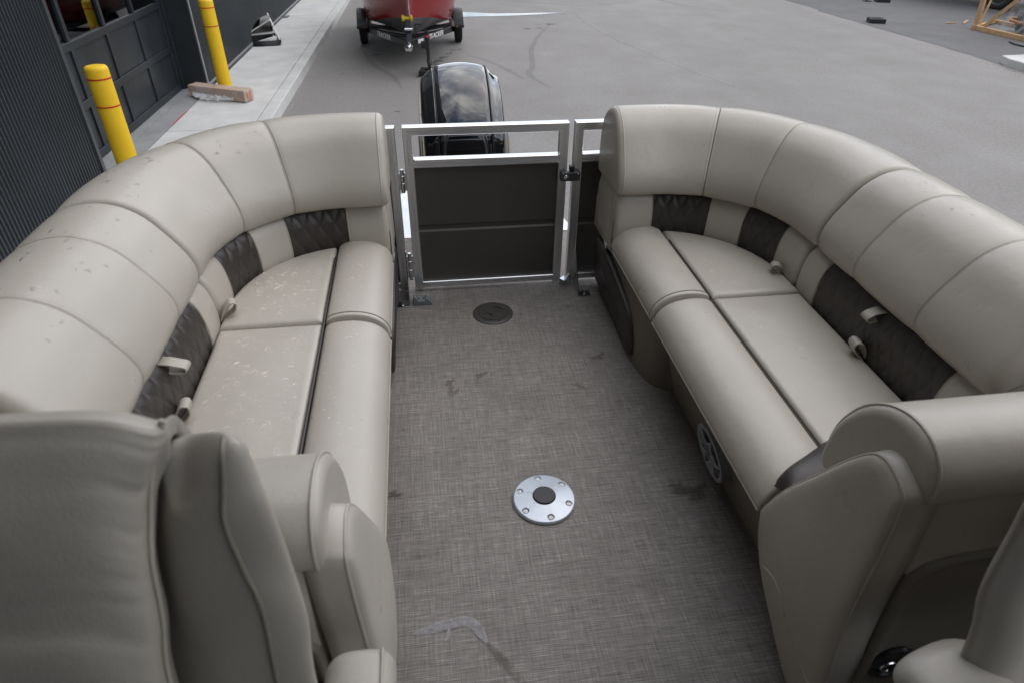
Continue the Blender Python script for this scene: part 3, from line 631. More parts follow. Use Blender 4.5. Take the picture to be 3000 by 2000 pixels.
for sd in (-1, 1):
    o = lathe('pontoon', [(.02, -3.6), (.2, -3.4), (.30, -2.9), (.30, 3.1), (.26, 3.2)], lambda x, y, z, sd=sd: (X0 + sd * .85 + x, z, -.42 + y), ALU, None, 32); tag(o, 'aluminium pontoon tube under the building side of the deck' if sd < 0 else 'aluminium pontoon tube under the yard side of the deck', 'pontoon')

def railVF(p0, p1, face, w=.034, h=.034, m0=0, m1=0, notch=True):
    """rail of rectangular section with two shallow grooves on the face turned to `face`; ends mitred by m0, m1"""
    p0, p1, f = Vector(p0), Vector(p1), Vector(face).normalized(); t = (p1 - p0).normalized(); s = t.cross(f).normalized()
    a, b = w / 2, h / 2; sec = [(-a, -b), (-a, b), (a - .003, b), (a, b - .003)]
    if notch:
        for c in (.28, -.12): sec += [(a, b * (c + .16)), (a - .0035, b * (c + .10)), (a - .0035, b * (c - .04)), (a, b * (c - .10))]
    sec += [(a, -b + .003), (a - .003, -b)]
    rows = [[p + f * u + s * v + t * (mm_ * v) for u, v in sec] for p, mm_ in ((p0, m0), (p1, m1))]
    return gridVF(rows, cu=True, caps=True)
def rail(name, p0, p1, parent, face=(0, -1, 0), **kw):
    return M(name, *railVF(p0, p1, face, **kw), ALU, parent, smooth=False)
FY = 2.552
def pan(name, x0, x1, z0, z1, parent, y=FY + .002):
    zs = [z0, .284, .2855, .292, .310, .3155, .317, z1]; ds = [0, 0, .001, .007, .007, .001, 0, 0]
    rows = [[(x0 + (x1 - x0) * k / 8, y + d, z) for k in range(9)] for z, d in zip(zs, ds)]
    back = [[(x, yy + .004, z) for x, yy, z in r] for r in rows]
    V, F = join_VF([gridVF(rows), gridVF(back)]); return M(name, V, F, PANEL, parent, smooth=True, sharp=30)
gt = thing('gate', 'aluminium framed stern gate with dark bronze panel between the two benches', 'gate', (.25, FY, .02))
gx0, gx1, gzt = -.075, .586, .737
wv = .036
# for face (0,-1,0): t along +x gives s = t x f = (1,0,0)x(0,-1,0) = (0,0,-1); mitre sign follows v
rail('top_rail', (gx0 + wv / 2, FY, gzt - wv / 2), (gx1 - wv / 2, FY, gzt - wv / 2), gt, w=.034, h=wv, m0=1, m1=-1)
rail('side_post', (gx0 + wv / 2, FY, .012), (gx0 + wv / 2, FY, gzt - wv / 2), gt, w=.034, h=wv, m1=-1)
rail('side_post', (gx1 - wv / 2, FY, .012), (gx1 - wv / 2, FY, gzt - wv / 2), gt, w=.034, h=wv, m1=1)
rail('mid_rail', (gx0 + wv, FY, .590), (gx1 - wv, FY, .590), gt, w=.034, h=wv)
rail('bottom_rail', (gx0 + wv, FY, .036), (gx1 - wv, FY, .036), gt, w=.034, h=.030)
pan('panel', gx0 + wv - .003, gx1 - wv + .003, .048, .575, gt)
for x, z in ((gx0 + wv, gzt - wv), (gx1 - wv, gzt - wv), (gx0 + wv, .606), (gx1 - wv, .606), (gx1 - wv, .574)):
    V, F = latheVF([(.001, .006), (.005, .004), (.007, 0)], at((x, FY - .012, z)), 8); M('weld_bead', V, F, ALU, gt)
def fence(name, label, x0, x1, post_at):
    e = thing(name, label, 'fence', ((x0 + x1) / 2, FY, .02))
    lo, hi = x0, x1
    if post_at == 'r':
        rail('end_post', (x1 - wv / 2, FY, .012), (x1 - wv / 2, FY, gzt - wv / 2), e, w=.034, h=wv, m1=1); rail('top_rail', (x0, FY, gzt - wv / 2), (x1 - wv / 2, FY, gzt - wv / 2), e, w=.034, h=wv, m1=-1); hi = x1 - wv
    else:
        rail('end_post', (x0 + wv / 2, FY, .012), (x0 + wv / 2, FY, gzt - wv / 2), e, w=.034, h=wv, m1=-1); rail('top_rail', (x0 + wv / 2, FY, gzt - wv / 2), (x1, FY, gzt - wv / 2), e, w=.034, h=wv, m0=1); lo = x0 + wv
    rail('mid_rail', (lo, FY, .590), (hi, FY, .590), e, w=.034, h=wv); rail('bottom_rail', (lo, FY, .036), (hi, FY, .036), e, w=.034, h=.030)
    pan('panel', lo - .003, hi + .003, .048, .575, e)
    return e
fence('rear_fence', 'aluminium rear fence with dark panel on the hinge side of the gate', X0 - .80, -.104, 'r')
fence('rear_fence', 'aluminium rear fence with dark panel on the latch side of the gate', .612, X0 + .80, 'l')
for sd in (-1, 1):
    e = thing('side_fence', 'outer side fence with dark panel behind the %s bench' % ('wet' if sd < 0 else 'dry'), 'fence', (hx(sd, 1.31), 0, .02)); x = hx(sd, 1.31)
    rail('top_rail', (x, -3.1, .66), (x, 1.85, .66), e, face=(sd, 0, 0)); rail('bottom_rail', (x, -3.1, .036), (x, 1.85, .036), e, face=(sd, 0, 0))
    box('panel', x - .003, x + .003, -3.1, 1.85, .05, .65, PANEL, e)
    if sd < 0: text('lettering', 'SUN TRACKER', .30, frame((x - .006, .9, .36), (0, -1, 0), (0, 0, 1)), WHITE, e, .15)
# gate hardware
for z0, z1 in ((.475, .572), (.07, .20)):
    h = tube('hinge', [(-.089, FY - .022, z0), (-.089, FY - .022, z1)], .0075, STEEL, gt, 10)
    box('leaf', -.104, -.072, FY - .0225, FY - .0185, z0 + .01, z1 - .015, STEEL, h)
    for k in (.3, .62): lathe('knuckle', [(.0078, -.012), (.0088, -.011), (.0088, .011), (.0078, .012)], at((-.089, FY - .022, z0 + (z1 - z0) * k)), STEEL, h, 12)
lt = box('latch', .556, .638, FY - .046, FY - .019, .502, .542, DGRYP, gt, .007, 3)
lathe('latch_button', [(.010, 0), (.010, .004), (.006, .008), (.001, .009)], lambda x, y, z: (.577 + x, FY - .046 - z, .522 + y), STEEL, lt, 16)
for x, z in ((.567, .512), (.567, .533), (.628, .512), (.628, .533)): lathe('screw', [(.0028, 0), (.002, .0015), (.0005, .0016)], lambda a, b, c, x=x, z=z: (x + a, FY - .046 - c, z + b), STEEL, lt, 8)
box('latch_keeper', .592, .612, FY - .045, FY - .02, .544, .566, BLKP, gt, .002)
o = thing('gate_stop', 'small steel stop bracket at the foot of the gate, latch side', 'bracket', (.60, FY - .03, .03))
M('plate', *join_VF([beamVF((.578, FY - .03, .020), (.635, FY - .03, .020), .003, .036), beamVF((.585, FY - .05, .040), (.61, FY - .03, .040), .03, .003), beamVF((.606, FY - .03, .030), (.622, FY - .03, .062), .003, .022, (0, 1, 0))]), STEEL, o, smooth=False)
for x, sgn, lab in ((-.104, -1, 'steel angle bracket footing the fence post on the hinge side of the gate'), (.647, 1, 'steel angle bracket footing the fence post on the latch side of the gate')):
    e = thing('angle_bracket', lab, 'bracket', (x, 2.45, 0), 'steel angle brackets at the fence posts')
    zt = .205 if sgn < 0 else .17
    prism('blade', [(2.41, .002), (2.545, .002), (2.545, zt), (2.528, zt)], lambda a, b, c: (c, a, b), x - .002, x + .002, STEEL, e)
    box('foot', min(x, x + sgn * .055), max(x, x + sgn * .055), 2.408, 2.455, .001, .005, STEEL, e, .001)
    lathe('bolt', [(.007, 0), (.006, .004), (.001, .005)], at((x + sgn * .03, 2.43, .005)), CHROME, e, 12)
e = thing('door_stop', 'small grey plastic gate stop screwed to the deck beside the hinge bracket', 'gate stop', (-.045, 2.44, 0))
prism('body', [(-.088, 0), (.0, 0), (-.018, .028), (-.030, .034), (-.036, .022), (-.066, .022), (-.070, .036), (-.084, .046)], lambda a, b, c: (a, c, b), 2.42, 2.462, simple('blue_grey_plastic', (.17, .19, .20), .5), e, .004)
for k in (-.062, -.042): lathe('screw', [(.0045, 0), (.003, .002), (.0005, .002)], at((k, 2.44, .022)), BLKP, e, 10)

# deck hatch and table base
HAT = simple('hatch_plastic', (.052, .048, .044), .42, bump=.05)
hc = (.25, 2.318, 0)
ht = thing('deck_hatch', 'round dark screw-in deck hatch near the gate', 'hatch', hc)
lathe('ring', [(.001, .0), (.086, 0), (.0855, .004), (.081, .0065), (.062, .0068), (.0615, .003), (.001, .003)], at(hc), HAT, ht, 56)
rows = []; NR, NA = 16, 96
def dep(r, a):                                     # two wedge-shaped finger wells
    d = 0
    for c0 in (radians(48), radians(228)):
        da = abs((a - c0 + pi) % (2 * pi) - pi)
        if da < radians(32) and .018 < r < .046: d = .0055
    return d
rr = [0.0005, .008, .0165, .018, .0195, .025, .032, .039, .0445, .046, .0475, .053, .058, .0605]
V, F = gridVF([[(hc[0] + r * cos(2 * pi * k / NA), hc[1] + r * sin(2 * pi * k / NA), .0078 - dep(r, 2 * pi * k / NA)) for k in range(NA)] for r in rr], cu=True)
M('lid', V, F, HAT, ht, smooth=False)
for k in range(7): a = .5 + 2 * pi * k / 7; lathe('screw', [(.004, 0), (.0035, .0012), (.0005, .0012)], at((hc[0] + .072 * cos(a), hc[1] + .072 * sin(a), .0067)), STEEL, ht, 10)
tb_c = (.287, 1.278, 0)
BLU = simple('table_base_metal', (.50, .54, .59), .30, .55, .5, .08)
tb = thing('table_base', 'round silver table pedestal base with black plug in the deck', 'table base', tb_c)
prof = [(.093, 0), (.0945, .004), (.093, .009), (.088, .0125), (.070, .0165), (.045, .0195), (.035, .020), (.034, .012), (.001, .012)]
NA = 300; holes = [radians(95 + 60 * k) for k in range(6)]
def tbz(r, z, a):
    if .02 < r < .0925:
        for h in holes:
            dx, dy = r * cos(a) - .076 * cos(h), r * sin(a) - .076 * sin(h)
            if dx * dx + dy * dy < .0098 ** 2: return .0075
            s = dx * sin(h) - dy * cos(h); al = r
            if abs(abs(s) - .0030 * (1 - (r - .036) / .06)) < .0010 and .037 < r < .068: return z - .0004
    return z
rad = [.093, .0945, .093, .0905, .0882] + [.0872 - .0011 * k for k in range(21)] + [.0625, .060, .055, .050, .045, .040, .035, .034, .001]; NR = len(rad)
def pz_(r, i):
    if i < 3: return (0, .004, .009)[i]
    if i >= NR - 2: return .012
    return .0108 + (.0935 - r) / .0585 * .0095
rows = [[(tb_c[0] + r * cos(2 * pi * k / NA), tb_c[1] + r * sin(2 * pi * k / NA), tbz(r, pz_(r, i), 2 * pi * k / NA)) for k in range(NA)] for i, r in enumerate(rad)]
o = grid('plate', rows, BLU, tb, cu=True, sharp=35)
lathe('plug', [(.0335, .010), (.0338, .0235), (.032, .0255), (.001, .0265)], at(tb_c), BLKP, tb, 40)
for h in holes:
    s_ = lathe('screw', [(.0068, .0), (.0066, .0038), (.0040, .0055), (.0016, .0055), (.0012, .0035)], at((tb_c[0] + .076 * cos(h), tb_c[1] + .0755 * sin(h), .0075)), WHITE, tb, 16)

# ------------------------------------------------------------------ benches
class Path:
    def __init__(s, P):
        s.P = [Vector(p) for p in P]; s.L = [0]
        for a, b in zip(s.P, s.P[1:]): s.L.append(s.L[-1] + (b - a).length)
    def at(s, q):
        q = min(max(q, 0), s.L[-1] - 1e-6); i = 0
        lo, hi = 0, len(s.L) - 1
        while hi - lo > 1:
            m = (lo + hi) // 2
            if s.L[m] <= q: lo = m
            else: hi = m
        t = (q - s.L[lo]) / (s.L[hi] - s.L[lo]); p = s.P[lo].lerp(s.P[hi], t)
        a, b = s.P[max(lo - 1, 0)], s.P[min(hi + 1, len(s.P) - 1)]
        n1 = (s.P[hi] - s.P[max(lo - 1, 0)]).normalized(); n2 = (s.P[min(hi + 1, len(s.P) - 1)] - s.P[lo]).normalized(); d = n1.lerp(n2, t).normalized()
        return p, Vector((-d.y, d.x))              # normal pointing outwards (away from the aisle)
    def find(s, fn): return min(range(len(s.P)), key=lambda i: abs(fn(s.P[i])))
def mkpath(h0, yy, ca, cb, ra, rb, yend):
    P = [(h0 + (ca - h0) * k / 8, yy) for k in range(8)]
    P += [(ca + ra * cos(pi / 2 * (1 - k / 40)), cb + rb * sin(pi / 2 * (1 - k / 40))) for k in range(41)]
    P += [(ca + ra, cb + (yend - cb) * k / 30) for k in range(1, 31)]
    return Path(P)
PR = mkpath(.420, 2.23, .567, 1.83, .40, .40, .90)          # bottom front edge of the backrest roll
PL = mkpath(.432, 2.248, .567, 1.83, .384, .418, .90)       # face of the lumbar band
def s_ang(P, deg):
    i = P.find(lambda p: atan2(p.y - 1.83, p.x - .567) - radians(deg) if p.x > .567 else 9); return P.L[i]
def s_y(P, y):
    i = P.find(lambda p: p.y - y if p.x > .9 else 9); return P.L[i]
ROLL = crom([(.05, .545), (.012, .549), (-.012, .562), (-.022, .604), (-.006, .655), (.030, .712), (.072, .765), (.122, .798), (.176, .811), (.235, .805), (.29, .783), (.33, .748), (.35, .70), (.352, .62), (.345, .555), (.30, .545), (.17, .543)], 3)
def insets(s0, s1, e0, e1, step=.02):
    """stations along a cushion with the amount each section is drawn in, so that its ends round off"""
    out = []
    for k in range(7): a = k / 6 * pi / 2; out.append((s0 + e0 * (1 - cos(a)) , e0 * (1 - sin(a))))
    n = max(2, int((s1 - s0 - e0 - e1) / step)); out += [(s0 + e0 + (s1 - e1 - s0 - e0) * k / n, 0) for k in range(1, n)]
    for k in range(7): a = (6 - k) / 6 * pi / 2; out.append((s1 - e1 * (1 - cos(a)), e1 * (1 - sin(a))))
    return out
def sweep(name, P, prof, s0, s1, e0, e1, sd, mat, parent, thick=None, quilt=False, puff=.004, step=.02):
    c = Vector((sum(p[0] for p in prof) / len(prof), sum(p[1] for p in prof) / len(prof)))
    nrm = []
    for i, p in enumerate(prof):
        a, b = prof[i - 1], prof[(i + 1) % len(prof)]; t = Vector((b[0] - a[0], b[1] - a[1]))
        n = Vector((t.y, -t.x)).normalized() if t.length > 1e-9 else Vector((0, 0))
        if n.dot(Vector((p[0], p[1])) - c) < 0 and False: n = -n
        nrm.append(n)
    area = sum(prof[i - 1][0] * prof[i][1] - prof[i][0] * prof[i - 1][1] for i in range(len(prof)))
    if area < 0: nrm = [-n for n in nrm]
    rows = []
    for s, ins in insets(s0, s1, e0, e1, step):
        p, n = P.at(s); tk = thick(s) if thick else 1; row = []; f = (s - s0) / (s1 - s0); pf = puff * (1 - abs(2 * f - 1) ** 4)
        for k, q in enumerate(prof):
            d, z = q[0], q[1]; off = pf - ins
            if quilt:
                u1, u2 = s / .056 + (z - .44) / .105, s / .056 - (z - .44) / .105
                off += .0042 * (min(1, 3.4 * min(abs(u1 - round(u1)), abs(u2 - round(u2)))) ** .55 - .8)
            d += nrm[k].x * off; z += nrm[k].y * off; d = d * tk if d > 0 else d
            if thick and z > .56: z = .56 + (z - .56) * LIFT(s)
            h, y = p.x + n.x * d, p.y + n.y * d; row.append((hx(sd, h), y, z))
        rows.append(row)
    return grid(name, rows, mat, parent, cu=True, caps=True)
def profile_tube(name, P, prof, s, r, sd, mat, parent, thick=None, k0=0, k1=None, off=0.0):
    p, n = P.at(s); tk = thick(s) if thick else 1; pts = []
    for q in prof[k0:k1]:
        d = q[0] * tk if q[0] > 0 else q[0]; z = .56 + (q[1] - .56) * LIFT(s) if thick and q[1] > .56 else q[1]; pts.append((hx(sd, p.x + n.x * d), p.y + n.y * d, z))
    return tube(name, pts, r, mat, parent, 6)
LIFT = lambda s: 1 + .085 * (1 - sst(.35, .85, s))
TH = lambda s: .80 + .20 * sst(.15, .80, s)
LUMP = ([(.05, .315), (.012, .325), (-.004, .35), (-.012, .40), (-.012, .45), (-.004, .50), (.012, .535), (.04, .555), (.08, .560), (.10, .55), (.10, .40), (.10, .32)]); LUMP = LUMP if isinstance(LUMP, list) else list(LUMP)
LUMB = crom(LUMP, 4); LUMQ = crom(LUMP[:9], 14) + crom(LUMP[9:], 2)
def edge_d(pt, poly):
    best = 9
    for i in range(len(poly)):
        a, b = poly[i - 1], poly[i]; ab = (b[0] - a[0], b[1] - a[1]); L2 = ab[0] ** 2 + ab[1] ** 2
        if L2 < 1e-12: continue
        t = max(0, min(1, ((pt[0] - a[0]) * ab[0] + (pt[1] - a[1]) * ab[1]) / L2))
        best = min(best, sqrt((pt[0] - a[0] - ab[0] * t) ** 2 + (pt[1] - a[1] - ab[1] * t) ** 2))
    return best
def cosp(n, pw=1.0):                               # spacing that crowds towards both ends
    return [.5 - .5 * cos(pi * i / n) for i in range(n + 1)]
def seat(name, y0, y1, hmax, sd, mat, parent, z=.40, r=.018, h0=.629):
    n, m = 34, 34; us, vs = cosp(n), cosp(m)
    G = [[(h0 + u * (hmax(y0 + v * (y1 - y0)) - h0), y0 + v * (y1 - y0)) for u in us] for v in vs]
    out = [G[0][j] for j in range(n + 1)] + [G[i][n] for i in range(1, m + 1)] + [G[m][j] for j in range(n - 1, -1, -1)] + [G[i][0] for i in range(m - 1, 0, -1)]
    def zf(p):
        d = edge_d(p, out); q = min(d, r); return z - (r - sqrt(max(0, r * r - (r - q) ** 2))) + .006 * sst(0, .16, d)
    rows = [[(hx(sd, p[0]), p[1], zf(p)) for p in row] for row in G]
    V, F = gridVF(rows); idx = [j for j in range(n + 1)] + [i * (n + 1) + n for i in range(1, m + 1)] + [m * (n + 1) + j for j in range(n - 1, -1, -1)] + [i * (n + 1) for i in range(m - 1, 0, -1)]
    b = len(V)
    for i in idx: V.append((V[i][0], V[i][1], .30))
    for k in range(len(idx)): F.append((idx[k], idx[(k + 1) % len(idx)], b + (k + 1) % len(idx), b + k))
    return M(name, V, F, mat, parent)
BOL = crom([(.622, .384), (.614, .397), (.588, .408), (.548, .412), (.505, .407), (.468, .392), (.442, .368), (.430, .342), (.429, .322), (.436, .312), (.455, .306), (.56, .304), (.622, .306)], 4)
def bolster(name, y0, y1, e0, e1, sd, mat, parent, zf=0.0):
    c = Vector((.53, .355)); rows = []
    for y, ins in insets(y0, y1, e0, e1, .03):
        row = []
        for q in BOL:
            v = Vector((q[0], q[1])) - c; L = v.length; k = max(.05, (L - ins * (1.0 if v.y > -.02 else .3)) / L); k2 = max(.05, 1 - ins * .6 / .1)
            row.append((hx(sd, c.x + v.x * (k if v.x < 0 else 1)), y, c.y + v.y * k + zf))
        rows.append(row)
    return grid(name, rows, mat, parent, cu=True, caps=True)
def strap(name, base, dirv, wdir, L, w, parent, label, r=.015):
    """folded pull loop: two legs from `base` along dirv that meet in a round bight"""
    b, d, s = Vector(base), Vector(dirv).normalized(), Vector(wdir).normalized(); n = d.cross(s).normalized(); rows = []
    prof = crom([(0, -.004), (L * .45, -.010), (L * .8, -r * .9), (L + r * .3, -r * .55), (L + r * .75, 0), (L + r * .3, r * .75), (L * .8, r * .9), (L * .45, .012), (0, .004)], 5)
    for k in range(len(prof)):
        p = prof[k]; a = prof[max(0, k - 1)]; c = prof[min(len(prof) - 1, k + 1)]; t = Vector((c[0] - a[0], c[1] - a[1])).normalized(); o = Vector((-t.y, t.x)) * .0022
        q = b + d * p[0] + n * p[1]; off = d * o.x + n * o.y
        rows.append([q - s * w / 2 + off * .6, q - s * w * .30 + off * 1.25, q - s * w * .18 + off * .75, q + off * 1.3, q + s * w * .18 + off * .75, q + s * w * .30 + off * 1.25, q + s * w / 2 + off * .6, q + s * w / 2 - off, q - s * w / 2 - off])
    o = grid(name, rows, PIPE, parent, cu=True, caps=True, sharp=60); o['label'] = label; return o

def bench(sd):
    wet = sd < 0
    e = thing('corner_bench', 'beige corner bench wet with raindrops, on the building side of the deck' if wet else 'beige corner bench with round speaker in its base, on the yard side of the deck', 'bench', (hx(sd, .8), 1.6, 0), 'beige corner benches facing across the deck')
    # backrest rolls, one cushion per sewn panel
    sa, sb, sc = s_ang(PR, 62 if wet else 64), s_ang(PR, 33.5), s_y(PR, 1.722)
    sA, sB, sE = s_y(PR, 1.512), s_y(PR, 1.228), s_y(PR, .975)
    for a, b, e0, e1 in ((0, sa, .022, .006), (sa, sb, .006, .006), (sb, sc, .006, .014), (sc + .004, sA, .026, .006), (sA, sB, .006, .006), (sB, sE, .006, .03)):
        sweep('backrest_panel', PR, ROLL, a, b, e0, e1, sd, VIN, e, TH)
    for s_, r_ in ((sa, .0021), (sb, .0014), (sA, .0021), (sB, .0018)): profile_tube('seam_welt', PR, ROLL, s_ + .003, r_, sd, VIN, e, TH, 4, 40)
    for s_ in (sa, sb, sc - .020, sA, sB): profile_tube('stitch_line', PR, ROLL, s_ - .010, .0011, sd, STITCH, e, TH, 6, 36)
    profile_tube('seam_welt', PR, ROLL, .022, .0035, sd, VIN, e, TH, 0, 46)
    # lumbar band
    b1, b2, b3, b4, bj = s_ang(PL, 87), s_ang(PL, 59), s_ang(PL, 38.5), s_ang(PL, 13), s_y(PL, 1.765)
    n1, n2, n3 = s_y(PL, 1.645), s_y(PL, 1.085), s_y(PL, .95)
    for a, b, dark, e0, e1 in ((0, b1, 0, .02, .004), (b1, b2, 1, .003, .003), (b2, b3, 0, .004, .004), (b3, b4, 1, .003, .003), (b4, bj, 0, .004, .02), (bj + .003, n1, 0, .022, .004), (n1, n2, 1, .003, .003), (n2, n3, 0, .004, .01)):
        sweep('quilted_panel' if dark else 'lumbar_panel', PL, LUMQ if dark else LUMB, a, b, e0, e1, sd, DRK if dark else VIN, e, None, bool(dark), .003, .0035 if dark else .015)
    for s_ in (b1 - .004, b2 + .004, b3 - .004, b4 + .004, n1 - .004, n2 + .004): profile_tube('piping', PL, LUMB, s_, .0028, sd, PIPE, e, None, 8, 34)
    # seat cushions
    hm = lambda y: .936
    hf = lambda y: .567 + .372 * sqrt(max(.0, 1 - ((y - 1.83) / .402) ** 2)) if y > 1.83 else .938
    seat('seat_cushion', .93, 1.716, hm, sd, VIN2, e, .398); seat('seat_cushion', 1.722, 2.226, hf, sd, VIN2, e, .402)
    bolster('seat_bolster', .915, 1.716, .008, .026, sd, VIN2, e, -.002); bolster('seat_bolster', 1.722, 2.275, .007, .05, sd, VIN2, e, .004)
    tube('bolster_seam', [(hx(sd, .53 + (q[0] - .53) * 1.004), 1.738, .355 + .004 + (q[1] - .355) * 1.01) for q in BOL[2:38]], .0022, STITCH, e, 6)
    tube('welt', [(hx(sd, .6255), .93 + k * .0865, .394 if k < 9.1 else .398) for k in range(15)], (.0042 if wet else .0025), PIPED, e, 8)
    tube('flange', [(hx(sd, .430), .915, .317), (hx(sd, .430), 1.71, .317)], .0035, PIPE, e, 6); tube('flange', [(hx(sd, .430), 1.725, .321), (hx(sd, .430), 2.22, .321)], .0035, PIPE, e, 6)
    # bases
    prism('base', [(.475, .31), (.556, 0.0), (.95, 0.0), (.95, .31)], lambda a, b, c: (hx(sd, a), c, b), .62, 1.712, BASE, e, .004)
    top = [(.446, 2.50), (.443, 2.2), (.442, 1.95), (.444, 1.84), (.455, 1.775), (.478, 1.735), (.52, 1.716), (.60, 1.714), (.95, 1.714)]
    bot = [(.474, 2.50), (.470, 2.2), (.456, 1.97), (.462, 1.86), (.48, 1.79), (.505, 1.755), (.535, 1.735), (.60, 1.716), (.95, 1.714)]
    rows = []
    for k in range(7):
        f = k / 6; g = f ** 1.4
        rows.append([(hx(sd, a[0] * g + b[0] * (1 - g)), a[1] * g + b[1] * (1 - g), .302 * f) for a, b in zip(crom(top, 4), crom(bot, 4))])
    grid('corner_base', rows, BASE, e)
    # upright block that closes the far end, latch, dark kick pad
    blk = crom([(2.262, .30), (2.258, .45), (2.262, .53), (2.285, .585), (2.33, .61), (2.40, .60), (2.46, .56), (2.50, .48), (2.515, .30)], 4)
    rows = []
    for h, k in ((.60, 1), (.50, 1), (.444, 1.0), (.431, .985), (.427, .93), (.427, .5), (.427, .05)):
        rows.append([(hx(sd, h), 2.385 + (q[0] - 2.385) * k, .42 + (q[1] - .42) * k if q[1] > .30 or k == 1 else .42 - .12 * k) for q in blk])
    grid('end_block', rows, VIN, e, cu=True, caps=True)
    grid('end_block', [[(hx(sd, h), y, z) for y in (2.25, 2.3, 2.4, 2.512)] for h, z in ((.436, .30), (.430, .34), (.429, .44))], VIN, e)
    box('side_latch', min(hx(sd, .424), hx(sd, .440)), max(hx(sd, .424), hx(sd, .440)), 2.29, 2.325, .295, .315, CHROME, e, .002)
    kp = crom([(2.50, .06), (2.49, .20), (2.46, .275), (2.38, .288), (2.22, .262), (2.05, .225), (1.96, .185), (1.915, .12), (1.905, .05), (1.93, .022), (2.02, .03), (2.2, .045), (2.4, .05)], 4)
    cy, cz = 2.2, .15; rows = []
    for d, k in ((.0, 1), (.016, 1), (.026, .985), (.031, .94), (.033, .86), (.034, .5), (.034, .02)):
        rows.append([(hx(sd, .452 + .0 * q[1] - d + (.025 * (1 - q[1] / .3))), cy + (q[0] - cy) * k, cz + (q[1] - cz) * k) for q in kp])
    grid('kick_pad', rows, DRK, e, cu=True)
    return e
bl = bench(-1); br_ = bench(1)
# straps
def hs(sd, h, y, z): return (hx(sd, h), y, z)
strap('pull_strap', (-.652, 1.775, .395), (.55, .15, .65), (-.35, 1, 0), .060, .036, bl, 'beige pull loop at the corner of the far seat cushion')
strap('pull_strap', (-.70, 1.37, .535), (1, .10, -.35), (.05, 1, 0), .076, .034, bl, 'beige pull loop hanging out from under the backrest', .012)
strap('pull_strap', (-.655, 1.30, .392), (.45, .05, .75), (-.1, 1, .05), .062, .036, bl, 'beige pull loop standing up from the back of the near seat cushion')
strap('pull_strap', (1.228, 1.85, .395), (-.65, -.1, .55), (.35, 1, 0), .055, .034, br_, 'beige pull loop at the corner of the far seat cushion')
strap('pull_strap', (1.275, 1.375, .535), (-1, .05, -.30), (.05, 1, 0), .064, .034, br_, 'beige pull loop hanging out from under the backrest', .012)
strap('pull_strap', (1.226, 1.36, .392), (-.5, .0, .75), (.1, 1, .05), .058, .036, br_, 'beige pull loop standing up from the back of the near seat cushion')
# speaker let into the base of the right bench
sp_c = Vector((hx(1, .4875), 1.265, .150)); sn = Vector((-1, 0, -.255)).normalized(); su = Vector((0, 1, 0)); sv = sn.cross(su).normalized()
if sv.z < 0: sv = -sv
def spf(x, y, z): return tuple(sp_c + su * x + sv * y + sn * z)
sp = grid('speaker', [[spf(r * cos(2 * pi * k / 48), r * sin(2 * pi * k / 48), z) for k in range(48)] for r, z in [(.086, -.05), (.088, -.004), (.090, .002), (.086, .006), (.076, .004), (.073, -.006), (.072, -.03)]], GRYP, br_, cu=True, sharp=40)
lathe('speaker_cone', [(.073, -.012), (.045, -.030), (.026, -.034), (.001, -.026)], spf, BLKP, sp, 40)
lathe('hub_ring', [(.023, -.004), (.0245, .004), (.029, .004), (.030, -.004)], spf, GRYP, sp, 32)
for k in range(6):
    a = radians(20 + 60 * k); pts = []
    for j in range(7):
        t = j / 6; r = .029 + .046 * t; b = a + .55 * sin(pi * t * .5); pts.append(spf(r * cos(b), r * sin(b), .003 + .004 * sin(pi * t)))
    tube('spoke', pts, .0042, GRYP, sp, 6)
    pts = []
    for j in range(7):
        t = j / 6; r = .029 + .046 * t; b = a - .50 * sin(pi * t * .5); pts.append(spf(r * cos(b), r * sin(b), .003 + .004 * sin(pi * t)))
    tube('spoke', pts, .0036, GRYP, sp, 6)

